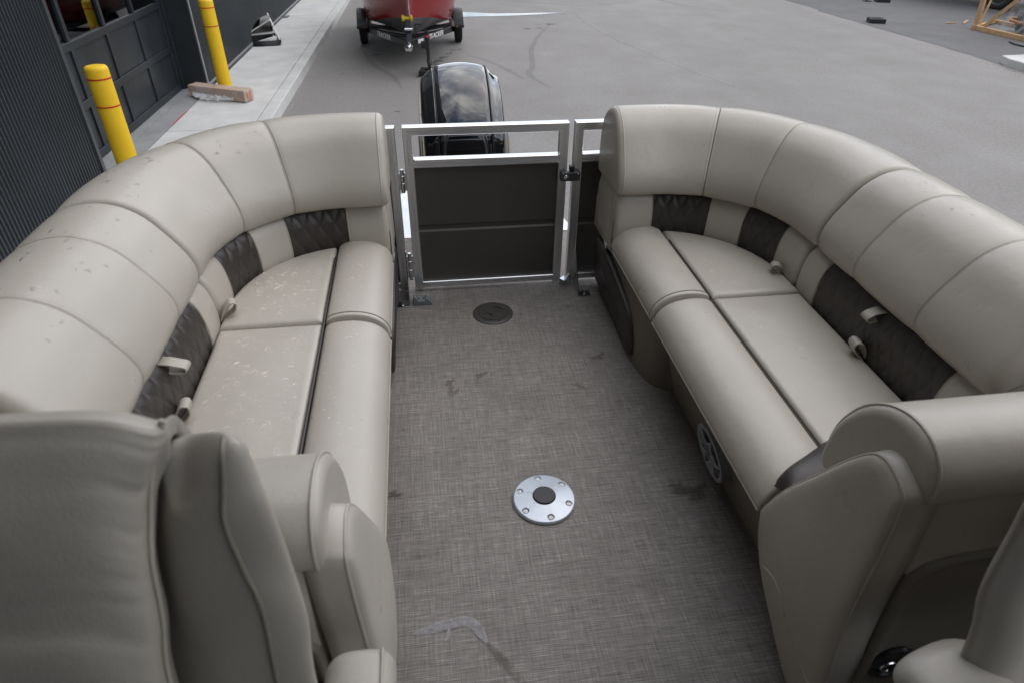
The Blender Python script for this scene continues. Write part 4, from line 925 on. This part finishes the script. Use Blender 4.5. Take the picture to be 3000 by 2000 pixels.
# ------------------------------------------------------------------ units that close the near end of the benches
def end_unit(sd):
    right = sd > 0
    e = thing('end_backrest', ('beige end backrest with recessed dark panel and cup holder, closing the dry bench' if right else 'beige end backrest partly hidden by the captain chair, closing the wet bench'), 'backrest', (hx(sd, .8), .75, 0), 'end backrests closing the benches')
    prof = [(.912, .33), (.85, .465), (.785, .58), (.737, .668), (.700, .722), (.675, .739), (.650, .739), (.612, .722), (.598, .69), (.5863, .535), (.5702, .25), (.556, .0), (.60, .0), (.665, .0), (.75, .085), (.82, .15), (.868, .205), (.898, .265)]
    low = lambda z: .024 * (1 - min(1, max(0, z) / .45)) ** 1.4
    bul = lambda y, z: -.030 * exp(-((y - .72) / .17) ** 2 - ((z - .36) / .24) ** 2)
    P = crom(prof + [prof[0]], 3)[:-1]; cy, cz = .70, .40; rows = []
    for h, k in ((.499, 1.0), (.478, 1.0), (.460, .994), (.446, .982), (.437, .964), (.431, .935), (.428, .89), (.426, .8), (.426, .7), (.426, .6), (.426, .5), (.426, .4), (.426, .3), (.426, .2), (.426, .1), (.426, .02)):
        rows.append([(hx(sd, h + low(cz + (q[1] - cz) * k) + (bul(cy + (q[0] - cy) * k, cz + (q[1] - cz) * k) if h < .5 else 0)), cy + (q[0] - cy) * k, cz + (q[1] - cz) * k) for q in P])
    grid('end_panel', rows, VIN, e, cu=True, caps=True)
    tube('panel_welt', [(hx(sd, .4405 + low(q[1]) + bul(q[0], q[1])), cy + (q[0] - cy) * .973, cz + (q[1] - cz) * .973) for q in P[0:34]], .003, VIN, e, 6)
    # curved seam across the panel
    sm = crom([(.822, .236), (.80, .252), (.765, .272), (.735, .265), (.705, .235), (.67, .20), (.62, .16), (.575, .15)], 4)
    tube('panel_seam', [(hx(sd, .4268 + low(q[1]) + bul(q[0], q[1])), q[0], q[1]) for q in sm], .0028, VIN, e, 6)
    # roll on top
    rp = crom([(.80, .545), (.835, .555), (.842, .60), (.832, .665), (.795, .735), (.742, .782), (.685, .800), (.635, .790), (.603, .757), (.594, .715), (.605, .69), (.66, .66), (.74, .58), (.80, .545)], 4)[:-1]
    rows = []; c = (.72, .68)
    for h, ins in insets(.462, 1.27, .022, .03, .04):
        rr_ = []
        for q in rp:
            vx, vz = q[0] - c[0], q[1] - c[1]; L = sqrt(vx * vx + vz * vz); k = max(.05, 1 - ins / L); rr_.append((hx(sd, h), c[0] + vx * k, c[1] + vz * k))
        rows.append(rr_)
    grid('roll', rows, VIN, e, cu=True, caps=True)
    tube('roll_welt', [(hx(sd, .477), c[0] + (q[0] - c[0]) * 1.0, c[1] + (q[1] - c[1]) * 1.0) for q in rp], .003, VIN, e, 6, True)
    # body below with its back towards the helm
    body = crom([(.80, .0), (.82, .30), (.80, .56), (.74, .64), (.66, .69), (.612, .70), (.600, .675), (.590, .60), (.5815, .45), (.573, .30), (.5645, .15), (.556, .0)], 3)
    rows = [[(hx(sd, h), q[0], q[1]) for q in body] for h in (.50, .7, .9, 1.1, 1.27)]
    grid('back_body', rows, VIN, e, cu=True, caps=True)
    # recessed panel
    rows = []
    oc = crom([(.495, -.01), (.495, .30), (.497, .50), (.512, .54), (.55, .558), (.62, .565), (.90, .57), (1.26, .57), (1.262, -.01)], 4)
    def yb(z): return .556 + .034 * min(1, max(0, z) / .60)
    for k, dy in ((1.0, .004), (.997, -.010), (.988, -.014), (.970, -.012), (.955, -.006), (.90, -.004), (.5, -.004), (.02, -.004)):
        rows.append([(hx(sd, .88 + (q[0] - .88) * k), yb(.25 + (q[1] - .25) * k) + dy, .25 + (q[1] - .25) * k) for q in oc])
    grid('inset_panel', rows, BASE, e, cu=True)
    cc_ = (hx(sd, .555), yb(.262) - .006, .262)
    fn = lambda x, y, z: (cc_[0] + x, cc_[1] - z, cc_[2] + y)
    ch = lathe('cup_holder', [(.001, -.045), (.034, -.043), (.036, .001), (.040, .006), (.048, .006), (.050, .0)], fn, BLKM, e, 40)
    tube('key_ring', [fn(.018 * cos(a) - .008, .014 * sin(a), .008) for a in [2 * pi * k / 16 for k in range(13)]], .0026, CHROME, ch, 6)
    tube('chrome_latch', [fn(.005, .004, .008), fn(.022, .0, .010), fn(.036, .012, .008)], .004, CHROME, ch, 6)
    return e
end_unit(-1); end_unit(1)
# dark cushion tucked behind the end unit of the right bench
rows = []
for i in range(17):
    f = i / 16; row = []
    for j in range(13):
        g = j / 12; e_ = (sin(pi * f) * sin(pi * g)) ** .35; p = Vector((.735 + .19 * f, .885 + .075 * f + .06 * (g - .5) * 1.0, .398 + .055 * f + .03 * (1 - g)))
        row.append(p + Vector((-.012, .018, .016)) * e_ + Vector((0, 0, .006 * sin(9 * f) * e_)))
    rows.append(row)
back = [[p + Vector((.02, -.04, -.04)) * (sin(pi * i / 16) * sin(pi * j / 12)) ** .35 for j, p in enumerate(r)] for i, r in enumerate(rows)]
pv, pf = join_VF([gridVF(rows), gridVF(back)])
tag(M('pillow', pv, pf, DRK), 'dark brown vinyl pillow tucked against the end backrest of the dry bench', 'pillow')

# ------------------------------------------------------------------ captain chairs in the foreground
CH = vinyl('vinyl_chair', (.37, .345, .305), .40)
def resamp(rows, k): 
    R = [crom(r, k) for r in rows]; cols = list(zip(*R)); return [list(c) for c in zip(*[crom(c, k) for c in cols])]
lc = thing('captain_chair', 'beige captain chair in the near corner, its headrest nearest the camera', 'captain chair', (-.47, .25, 0))
bolR = [[(-.287, .535, 1.036), (-.280, .528, 1.046), (-.262, .532, 1.046), (-.22, .515, 1.042), (-.203, .510, 1.034), (-.199, .545, 1.0), (-.205, .60, .96)],
        [(-.300, .55, 1.02), (-.294, .517, 1.027), (-.27, .537, 1.003), (-.218, .499, 1.034), (-.192, .490, 1.030), (-.182, .525, .99), (-.19, .60, .95)],
        [(-.310, .54, .99), (-.303, .503, .990), (-.278, .523, .965), (-.222, .485, .999), (-.184, .475, 1.000), (-.172, .515, .96), (-.18, .60, .92)],
        [(-.318, .53, .955), (-.312, .49, .953), (-.284, .51, .924), (-.226, .472, .965), (-.176, .461, .965), (-.162, .505, .92), (-.17, .60, .88)],
        [(-.328, .52, .90), (-.322, .477, .898), (-.287, .497, .864), (-.218, .459, .905), (-.168, .447, .900), (-.152, .495, .86), (-.16, .59, .82)],
        [(-.338, .50, .815), (-.332, .463, .815), (-.287, .483, .782), (-.208, .445, .851), (-.162, .433, .815), (-.146, .48, .78), (-.155, .58, .74)],
        [(-.356, .49, .71), (-.350, .45, .712), (-.301, .47, .669), (-.215, .432, .713), (-.168, .42, .72), (-.152, .47, .69), (-.16, .57, .66)],
        [(-.356, .47, .55), (-.350, .43, .55), (-.301, .44, .52), (-.215, .41, .55), (-.168, .40, .55), (-.152, .45, .55), (-.16, .55, .55)]]
bolR = [[(x - .056, y + .11, z - .20) for x, y, z in bolR[0]], [(x - .027, y + .055, z - .06) for x, y, z in bolR[0]], [(x - .008, y + .018, z - .012) for x, y, z in bolR[0]]] + bolR
def _adj(i, j, p):
    x, y, z = p
    if i < 5 and j < 3: z -= .022
    if i > 4 and j < 2: y += .022
    if j == 2: y -= .044 if i > 3 else 0
    if j == 3 and i > 3: y -= .006
    if j == 4 and i > 3: x, y = x - .007, y + .018
    if i < 4 and j > 4: x, y, z = bolR[i][4][0] - .006 * (j - 4), bolR[i][4][1] + .012 * (j - 4), bolR[i][4][2] - .02 * (j - 4)
    elif j == 5: x, y = bolR[i][4][0] - .030, bolR[i][4][1] + .040
    elif j == 6: x, y = bolR[i][4][0] - .090, bolR[i][4][1] + .105
    return (x, y, z)
bolR = [[_adj(i, j, p) for j, p in enumerate(r)] for i, r in enumerate(bolR)]
for mir in (0, 1):
    R = [[((-.94 - x) if mir else x, y, z) for x, y, z in r] for r in bolR]
    grid('side_bolster', resamp(R, 5), CH, lc)
    tube('bolster_seam', crom([Vector(r[3]) + Vector((0, -.002, .001)) for r in R[3:]], 5), .0024, STITCH, lc, 6)
cR = [[(-.263, .53, 1.075), (-.263, .495, 1.086), (-.268, .475, 1.098), (-.303, .468, 1.120), (-.371, .465, 1.128), (-.47, .463, 1.13)],
      [(-.280, .52, 1.03), (-.280, .478, 1.042), (-.284, .455, 1.05), (-.312, .447, 1.077), (-.38, .442, 1.086), (-.47, .44, 1.088)],
      [(-.291, .51, .98), (-.291, .46, .992), (-.294, .437, 1.00), (-.320, .427, 1.030), (-.388, .42, 1.043), (-.47, .418, 1.045)],
      [(-.296, .49, .94), (-.296, .44, .949), (-.300, .418, .956), (-.329, .409, .987), (-.397, .402, 1.00), (-.47, .40, 1.003)],
      [(-.302, .48, .87), (-.302, .425, .879), (-.306, .40, .885), (-.343, .391, .926), (-.413, .386, .943), (-.47, .384, .946)],
      [(-.312, .46, .79), (-.312, .405, .800), (-.318, .38, .806), (-.356, .371, .866), (-.427, .366, .886), (-.47, .365, .89)],
      [(-.322, .44, .60), (-.322, .375, .60), (-.328, .35, .60), (-.366, .345, .64), (-.43, .34, .66), (-.47, .34, .66)]]
cR = [[(r[0][0] - .010, r[0][1] - .024, r[0][2] - .022)] + r[1:] for r in cR]
full = [r + [(-.94 - x, y, z) for x, y, z in reversed(r[:-1])] for r in cR]
top = [(-.47 + (x + .47) * .88, y + .12, z - .17) for x, y, z in full[0]]; top1 = [(-.47 + (x + .47) * .955, y + .055, z - .048) for x, y, z in full[0]]; top0 = [(x, y + .014, z - .014) for x, y, z in full[0]]; full = [[(x, y, z - .010) for x, y, z in r] if k_ < 2 else r for k_, r in enumerate(full)]; full[0] = [(x, y - .003, z - .016) for x, y, z in full[0]]
rows = resamp([top, top1, top0] + full, 11)
# gathers along the seams
n_ = len(rows); rw = random.Random(5)
folds = [(s_, rw.uniform(.2, .95) * n_, rw.uniform(.7, 1.8), rw.uniform(.025, .075), rw.uniform(.0012, .0036), rw.uniform(-10, 10)) for s_ in (0, 1) for _ in range(30)]
for i, r in enumerate(rows):
    m_ = len(r)
    for j, p in enumerate(r):
        for s_, i0, w_, ln, dp, tilt in folds:
            e_ = (m_ - 1 - j if s_ else j) / m_ - .17
            if -.09 < e_ < .3:
                g = exp(-((i - i0 - tilt * e_) / w_) ** 2) * (exp(-e_ / ln) if e_ > 0 else exp(-(e_ / .05) ** 2)); p.y += dp * g; p.z -= dp * g * .3
grid('back_cushion', rows, CH, lc)
for mir in (0, 1): tube('cushion_seam', crom([Vector(((-.94 - r[1][0]) if mir else r[1][0] + .002, r[1][1] - .001, r[1][2])) for r in cR], 5), .0034, PIPE, lc, 6)
sh = [[(-.33, .62, .88), (-.38, .60, .92), (-.47, .59, .94), (-.56, .60, .92), (-.61, .62, .88)], [(-.30, .62, .72), (-.36, .63, .74), (-.47, .63, .75), (-.58, .63, .74), (-.64, .62, .72)], [(-.30, .58, .50), (-.36, .59, .5), (-.47, .59, .5), (-.58, .59, .5), (-.64, .58, .50)]]
grid('back_shell', resamp(sh, 4), CH, lc)
sb = crom([(.58, .40), (.55, .46), (.40, .49), (.10, .50), (-.05, .47), (-.08, .40), (-.05, .33), (.3, .31), (.56, .33)], 4)
grid('seat', [[(x, q[0], q[1]) for q in sb] for x in (-.77, -.75, -.6, -.34, -.19, -.17)], CH, lc, cu=True, caps=True)
lathe('pedestal', [(.16, 0), (.16, .02), (.05, .05), (.05, .30), (.12, .315)], at((-.47, .25, 0)), BLKM, lc, 24)
def armrest(parent, xc, w, y0, y1, z, rot=0, piv=None):
    rows = []; sec = crom([(-w / 2, -.028), (-w / 2 - .002, .0), (-w / 2 + .012, .024), (-.1 * w, .032), (w / 2 - .018, .027), (w / 2 - .002, .005), (w / 2 - .004, -.028), (w / 2 - .02, -.034), (-w / 2 + .02, -.034)], 3)
    R = Matrix.Rotation(rot, 3, 'Z'); pv_ = Vector(piv or (xc, y1, z))
    for y, ins in insets(y0, y1, .03, .022, .03):
        k = 1 - ins / .035; rows.append([tuple(pv_ + R @ (Vector((xc + a * max(.05, k if abs(a) < 0 else 1 - ins / .06), y, z + b * max(.05, k))) - pv_)) for a, b in sec])
    o = grid('armrest', rows, CH, parent, cu=True, caps=True)
    pts = [tuple(pv_ + R @ (Vector((xc + w / 2 - .017, y, z + .0275 - (.026 if f in (0, 1) else 0))) - pv_)) for y, f in ((y1 - .008, 2), (y1 - .03, 2), ((y0 + y1) / 2, 2), (y0 + .03, 2))]
    tube('armrest_welt', pts, .0028, PIPE, parent, 6); return o
armrest(lc, -.131, .094, .02, .502, .625); armrest(lc, -.81, .094, .02, .502, .625)
tube('armrest_bracket', [(-.14, .42, .60), (-.165, .47, .52), (-.20, .52, .45)], .016, BLKM, lc, 8)
rc = thing('captain_chair', 'dark shaded beige chair at the near corner beside the cup holder, mostly cut off', 'captain chair', (1.03, .2, 0))
edge = [(.725, .47, 1.08), (.722, .465, .98), (.719, .46, .885), (.715, .45, .814), (.705, .435, .731), (.716, .42, .65), (.72, .40, .52)]
rows = [[(x + .40, y + .15, z), (x + .17, y + .07, z), (x + .012, y + .004, z), (x + .012, y - .022, z), (x + .05, y - .04, z), (x + .12, y - .03, z), (x + .22, y - .045, z), (x + .34, y - .05, z), (x + .56, y - .03, z), (x + .62, y + .0, z), (x + .62, y + .1, z)] for x, y, z in edge]
topr = [(x + (1.03 - x) * .06, y + .05 + .0 * x, z + .05) for x, y, z in rows[0]]
grid('back_cushion', resamp([topr] + rows, 4), CH, rc, cu=False)
grid('seat', [[(x, q[0] - .16, q[1] - .08) for q in sb] for x in (.82, .84, .95, 1.16, 1.31, 1.33)], CH, rc, cu=True, caps=True)
lathe('pedestal', [(.16, 0), (.16, .02), (.05, .05), (.05, .30), (.12, .315)], at((1.03, .2, 0)), BLKM, rc, 24)
rows = []
ar = crom([(-.035, -.035), (-.058, -.005), (-.052, .022), (-.02, .036), (.04, .036), (.085, .02), (.095, -.01), (.085, -.045), (.0, -.055)], 3)
A0, A1 = Vector((.682, .402, .566)), Vector((.757, .10, .566))
dA = (A1 - A0).normalized(); sA_ = Vector((-dA.y, dA.x, 0))
for t, ins in insets(0, (A1 - A0).length, .03, .03, .03):
    k = 1 - ins / .05; rows.append([tuple(A0 + dA * (t - .03) + sA_ * a * k + Vector((0, 0, b * k))) for a, b in ar])
grid('armrest', rows, CH, rc, cu=True, caps=True)
tube('armrest_bracket', [(.70, .33, .60), (.76, .36, .5), (.80, .36, .42)], .03, BLKM, rc, 8)

# ------------------------------------------------------------------ outboard motor
mm = Mt('black_gelcoat'); COWL = mm.set((.004, .0045, .006), .025, 0.0, .6); mm.put(mm.b.inputs['Coat Weight'], 1.0); mm.put(mm.b.inputs['Coat Roughness'], .01); mm.put(mm.b.inputs['Coat IOR'], 1.5)
SIL = simple('silver_stripe', (.5, .5, .5), .3, .6)
ob = thing('outboard_motor', 'glossy black outboard motor mounted behind the gate', 'outboard motor', (.215, 3.45, -.4))
EX = .216
def cowl_slice(u):                                 # u in -1..1 across the cowl
    a = abs(u); hw = .230
    zt = .748 - .020 * min(1, a / .6) ** 2 - .045 * sst(.56, .86, a) - .17 * max(0, (a - .84) / .16) ** 2
    yf = 3.19 + .035 * a ** 2 + .13 * max(0, (a - .82) / .18) ** 2.4; yb_ = 3.80 - .05 * a ** 2 - .13 * max(0, (a - .82) / .18) ** 2.4
    z0 = -.15; f = [(0.03, 0), (.01, .20), (0, .45), (0.0, .60), (.015, .69), (.07, .775), (.17, .855), (.30, .925), (.45, .975), (.60, 1.0), (.75, .985), (.88, .93), (.96, .80), (1, .6), (1, .3), (.99, 0)]
    return [(EX + u * hw, yf + (yb_ - yf) * p, z0 + (zt - z0) * q) for p, q in crom([(p, q, 0) for p, q in f], 3) for p, q in [(p, q)]] if False else [(EX + u * hw, yf + (yb_ - yf) * v.x, z0 + (zt - z0) * v.y) for v in crom([(p, q, 0) for p, q in f], 4)]
def shell(name, u0, u1, n, mat, parent, out=0.0, pinch=True):
    rows = []
    for i in range(n + 1):
        u = u0 + (u1 - u0) * i / n; r = [Vector(p) for p in cowl_slice(u)]; c = Vector((EX, 3.5, .3))
        dep_ = 0 if not pinch else -.004 * (1 - min(1, min(i, n - i) / 1.5))
        rows.append([p + (p - c).normalized() * (out + dep_) for p in r])
    if u0 < -.99: rows.insert(0, [Vector((p.x, 3.5 + (p.y - 3.5) * .02, .2 + (p.z - .2) * .02)) for p in rows[0]])
    if u1 > .99: rows.append([Vector((p.x, 3.5 + (p.y - 3.5) * .02, .2 + (p.z - .2) * .02)) for p in rows[-1]])
    return grid(name, rows, mat, parent, sharp=50)
shell('cowl', -.585, .585, 30, COWL, ob); shell('side_cowl', -1.0, -.60, 22, COWL, ob); shell('side_cowl', .60, 1.0, 22, COWL, ob)
for u in (-.592, .592): tube('panel_gap', [Vector(p) * 1.0 for p in cowl_slice(u)][4:], .0035, BLKP, ob, 6)
rows = [[(EX + a * .205 * cos(t), 3.5 + b * .27 * sin(t), z) for t in [2 * pi * k / 28 for k in range(28)]] for z, a, b in ((-.14, 1.0, 1), (-.22, .9, .95), (-.45, .45, .6), (-.75, .35, .5), (-.9, .2, .4))]
grid('leg', rows, COWL, ob, cu=True, caps=True)
box('mount_bracket', EX - .12, EX + .12, 3.12, 3.26, -.40, -.16, BLKM, ob, .02)
YS = simple('yellow_stripe', (.5, .34, .03), .4)
for sd in (-1, 1):
    sl = [Vector(p) for p in cowl_slice(sd * .965)]
    tube('silver_trim', [p + Vector((sd * .008, 0, 0)) for p in sl[3:26]], .006, SIL, ob, 6)
    tube('yellow_pinstripe', [p + Vector((sd * .006, -.004, 0)) for p in [Vector(q) for q in cowl_slice(sd * .93)][3:20]], .0018, YS, ob, 5)

# ------------------------------------------------------------------
# unseen surroundings, put in for the shade and reflections they give
tag(box('unseen_wing', -16, 4, -16, -9, GZ, 5.5, STLW), kind='structure')  # unseen; inferred from the cowl's dark reflection, extent set for foreground shade
tag(box('added_canopy', -2.9, 1.45, -9, .55, 2.6, 2.85, STLW), kind='structure')  # added out of view; width and front edge set to shade the foreground
LEAF = simple('tree_leaves', (.045, .06, .03), .8, var=.4, scale=.6)
V, F = [], []
for k in range(150):
    a = 2 * pi * k / 150; right = a < 1.05 or a > 5.2; r = random.uniform(42, 55) if right else random.uniform(75, 95); hgt = random.uniform(9, 14) if right else random.uniform(4, 7)
    if a > pi * .55 and a < pi * 1.45: continue
    v, f = latheVF([(.5, 0), (4.5, hgt * .25), (5, hgt * .5), (3.2, hgt * .8), (.2, hgt)], lambda x, y, z: (X0 + r * cos(a) + x * random.uniform(.8, 1.2), r * sin(a) + y * random.uniform(.8, 1.2), GZ + z * random.uniform(.93, 1.07)), 9)
    b = len(V); V += v; F += [tuple(i + b for i in q) for q in f]
tag(M('treeline', V, F, LEAF), 'dark trees around the far edge of the yard', kind='stuff')

# ------------------------------------------------------------------ water drops, wet marks on the deck
def dropVF(c, r, asp, rot, hgt, nrm=(0, 0, 1), rag=.3):
    n = 14; N = Vector(nrm).normalized(); U = N.orthogonal().normalized(); Vv = N.cross(U); c = Vector(c)
    ph = [random.uniform(0, 6.28) for _ in range(3)]; V = []; F = []
    for q, z in ((1.0, 0), (.86, .62), (.55, .95), (.0, 1.0)):
        for k in range(n if q else 1):
            a = 2 * pi * k / n; w = r * q * (1 + rag * .7 * sin(2 * a + ph[0]) + rag * sin(3 * a + ph[1]) * .8 + rag * .4 * sin(5 * a + ph[2]))
            x, y = w * cos(a), w * sin(a) * asp; V.append(c + U * (x * cos(rot) - y * sin(rot)) + Vv * (x * sin(rot) + y * cos(rot)) + N * (hgt * z + .0004))
    for i in range(2):
        for k in range(n): F.append((i * n + k, i * n + (k + 1) % n, (i + 1) * n + (k + 1) % n, (i + 1) * n + k))
    for k in range(n): F.append((2 * n + k, 2 * n + (k + 1) % n, 3 * n))
    return V, F
def on_roll(sd, s, k):
    p, n = PR.at(s); tk = TH(s); q, q2 = ROLL[k], ROLL[k + 1]; d = q[0] * tk if q[0] > 0 else q[0]
    t = Vector((q2[0] - q[0], q2[1] - q[1])); nn = Vector((-t.y, t.x)).normalized()
    return (hx(sd, p.x + n.x * d + n.x * nn.x * .004), p.y + n.y * d + n.y * nn.x * .004, (.56 + (q[1] - .56) * LIFT(s)) + nn.y * .004), (sd * n.x * nn.x, n.y * nn.x, nn.y)
P_ = []
for k in range(300):                               # near wet cushion: mostly the half by the welt
    h = random.uniform(.66, .91); y = random.uniform(.96, 1.69); big = random.random() < .16
    if random.random() < (h - .66) * 1.3: continue
    r = random.uniform(.006, .012) if big else random.uniform(.0016, .0045)
    P_.append(dropVF((hx(-1, h), y, .4035), r, random.uniform(.5, .95), random.uniform(0, 3.1), min(.0026, r * .36), rag=.28 if big else .08))
for k in range(120):
    h = random.uniform(.66, .88); y = random.uniform(1.76, 2.06); r = random.uniform(.002, .006) if random.random() < .9 else .011
    P_.append(dropVF((hx(-1, h), y, .4075), r, random.uniform(.35, .9), random.uniform(0, 3.1), min(.0022, r * .3), rag=.3))
for k in range(90):
    h = random.uniform(.50, .60); y = random.uniform(.95, 2.12); r = random.uniform(.0018, .0045)
    zt = .410 if y < 1.716 else .416
    P_.append(dropVF((hx(-1, h), y, zt), r, random.uniform(.35, .9), random.uniform(0, 3.1), min(.0022, r * .4), rag=.3))
tag(M('water_drops', *join_VF(P_), WATER, recalc=False), 'raindrops beaded on the seat of the wet bench', kind='stuff')
P_ = []
for k in range(60):
    s_ = random.choice([random.uniform(.36, .85), random.uniform(.87, 1.5)]); kk = random.randint(18, 27); c, n = on_roll(-1, s_, kk)
    P_.append(dropVF(c, random.uniform(.003, .009), random.uniform(.3, .8), random.uniform(0, 3.1), .0008, n, .35))
for k in range(10):
    c, n = on_roll(1, random.uniform(.9, 1.3), random.randint(17, 24)); P_.append(dropVF(c, random.uniform(.003, .006), .6, random.uniform(0, 3.1), .0008, n, .3))
WFLAT = glass('flat_drop', (1, 1, 1), (.915, .915, .91), 1.33, .04)
tag(M('water_drops', *join_VF(P_), WFLAT, recalc=False), 'flat raindrops on the tops of the backrests', kind='stuff')
P_ = []
for k in range(26):
    P_.append(dropVF((hx(1, random.uniform(.68, .86)), random.uniform(1.78, 2.0), .4075), random.uniform(.003, .010), random.uniform(.3, .8), random.uniform(0, 3.1), .0008, rag=.4))
for h, y, r in ((.70, 1.52, .008), (.72, 1.6, .006), (.77, 1.40, .010), (.69, 1.665, .004), (.705, 1.03, .014), (.69, .995, .008)): P_.append(dropVF((hx(1, h), y, .4035), r, .55, random.uniform(0, 3.1), .0012, rag=.45))
tag(M('water_drops', *join_VF(P_), WATER, recalc=False), 'few raindrops and thin puddles on the seat of the dry bench', kind='stuff')
P_ = [dropVF((tb_c[0] + r * cos(a), tb_c[1] + r * sin(a), pz_(r, 6)), random.uniform(.0012, .003), .9, 0, .001, rag=.05) for r, a in [(random.uniform(.042, .086), random.uniform(0, 6.28)) for _ in range(22)]]
tag(M('water_drops', *join_VF(P_), WATER, recalc=False), 'tiny drops on the silver table base', kind='stuff')
P_ = [blobVF((x, y), r, a, t, .0042, 22, .4) for x, y, r, a, t in ((.041, 1.86, .030, .5, 1.4), (.05, 1.81, .022, .6, 1.2), (.157, 1.90, .022, .6, .7), (.503, 1.80, .016, .5, -.6), (.52, 1.79, .012, .6, .4), (.625, 1.96, .028, .45, .6), (-.155, 1.356, .022, .5, .2), (.741, 1.251, .045, .6, .3), (.70, 1.28, .02, .6, .3), (.58, 2.33, .03, .3, .4))]
tag(M('wet_marks', *join_VF(P_), WET, smooth=False), 'small wet patches on the woven deck', kind='stuff')
GLUE = decal_mat('dried_residue', (.38, .38, .40), .72, 70, .25, .72, .5); BRN = decal_mat('brown_stain', (.09, .075, .06), .5, 60, .3, .7)
def spx(pts, w, z): return strip('', pts, w, z, None)
P_ = [spx([(-.105, .900), (-.075, .905), (-.03, .912), (.02, .918), (.045, .905), (.062, .875), (.072, .855)], .026, .0044), spx([(-.018, .905), (-.02, .885), (-.03, .870)], .010, .0047)]
tag(M('residue_mark', *join_VF(P_), GLUE, smooth=False), 'pale hooked streak of dried residue on the deck', kind='stuff')
tag(M('brown_streak', *spx([(.072, .855), (.095, .82), (.125, .775), (.15, .73), (.18, .68)], .022, .0046), BRN, smooth=False), 'brown streak trailing from the pale residue on the deck', kind='stuff')
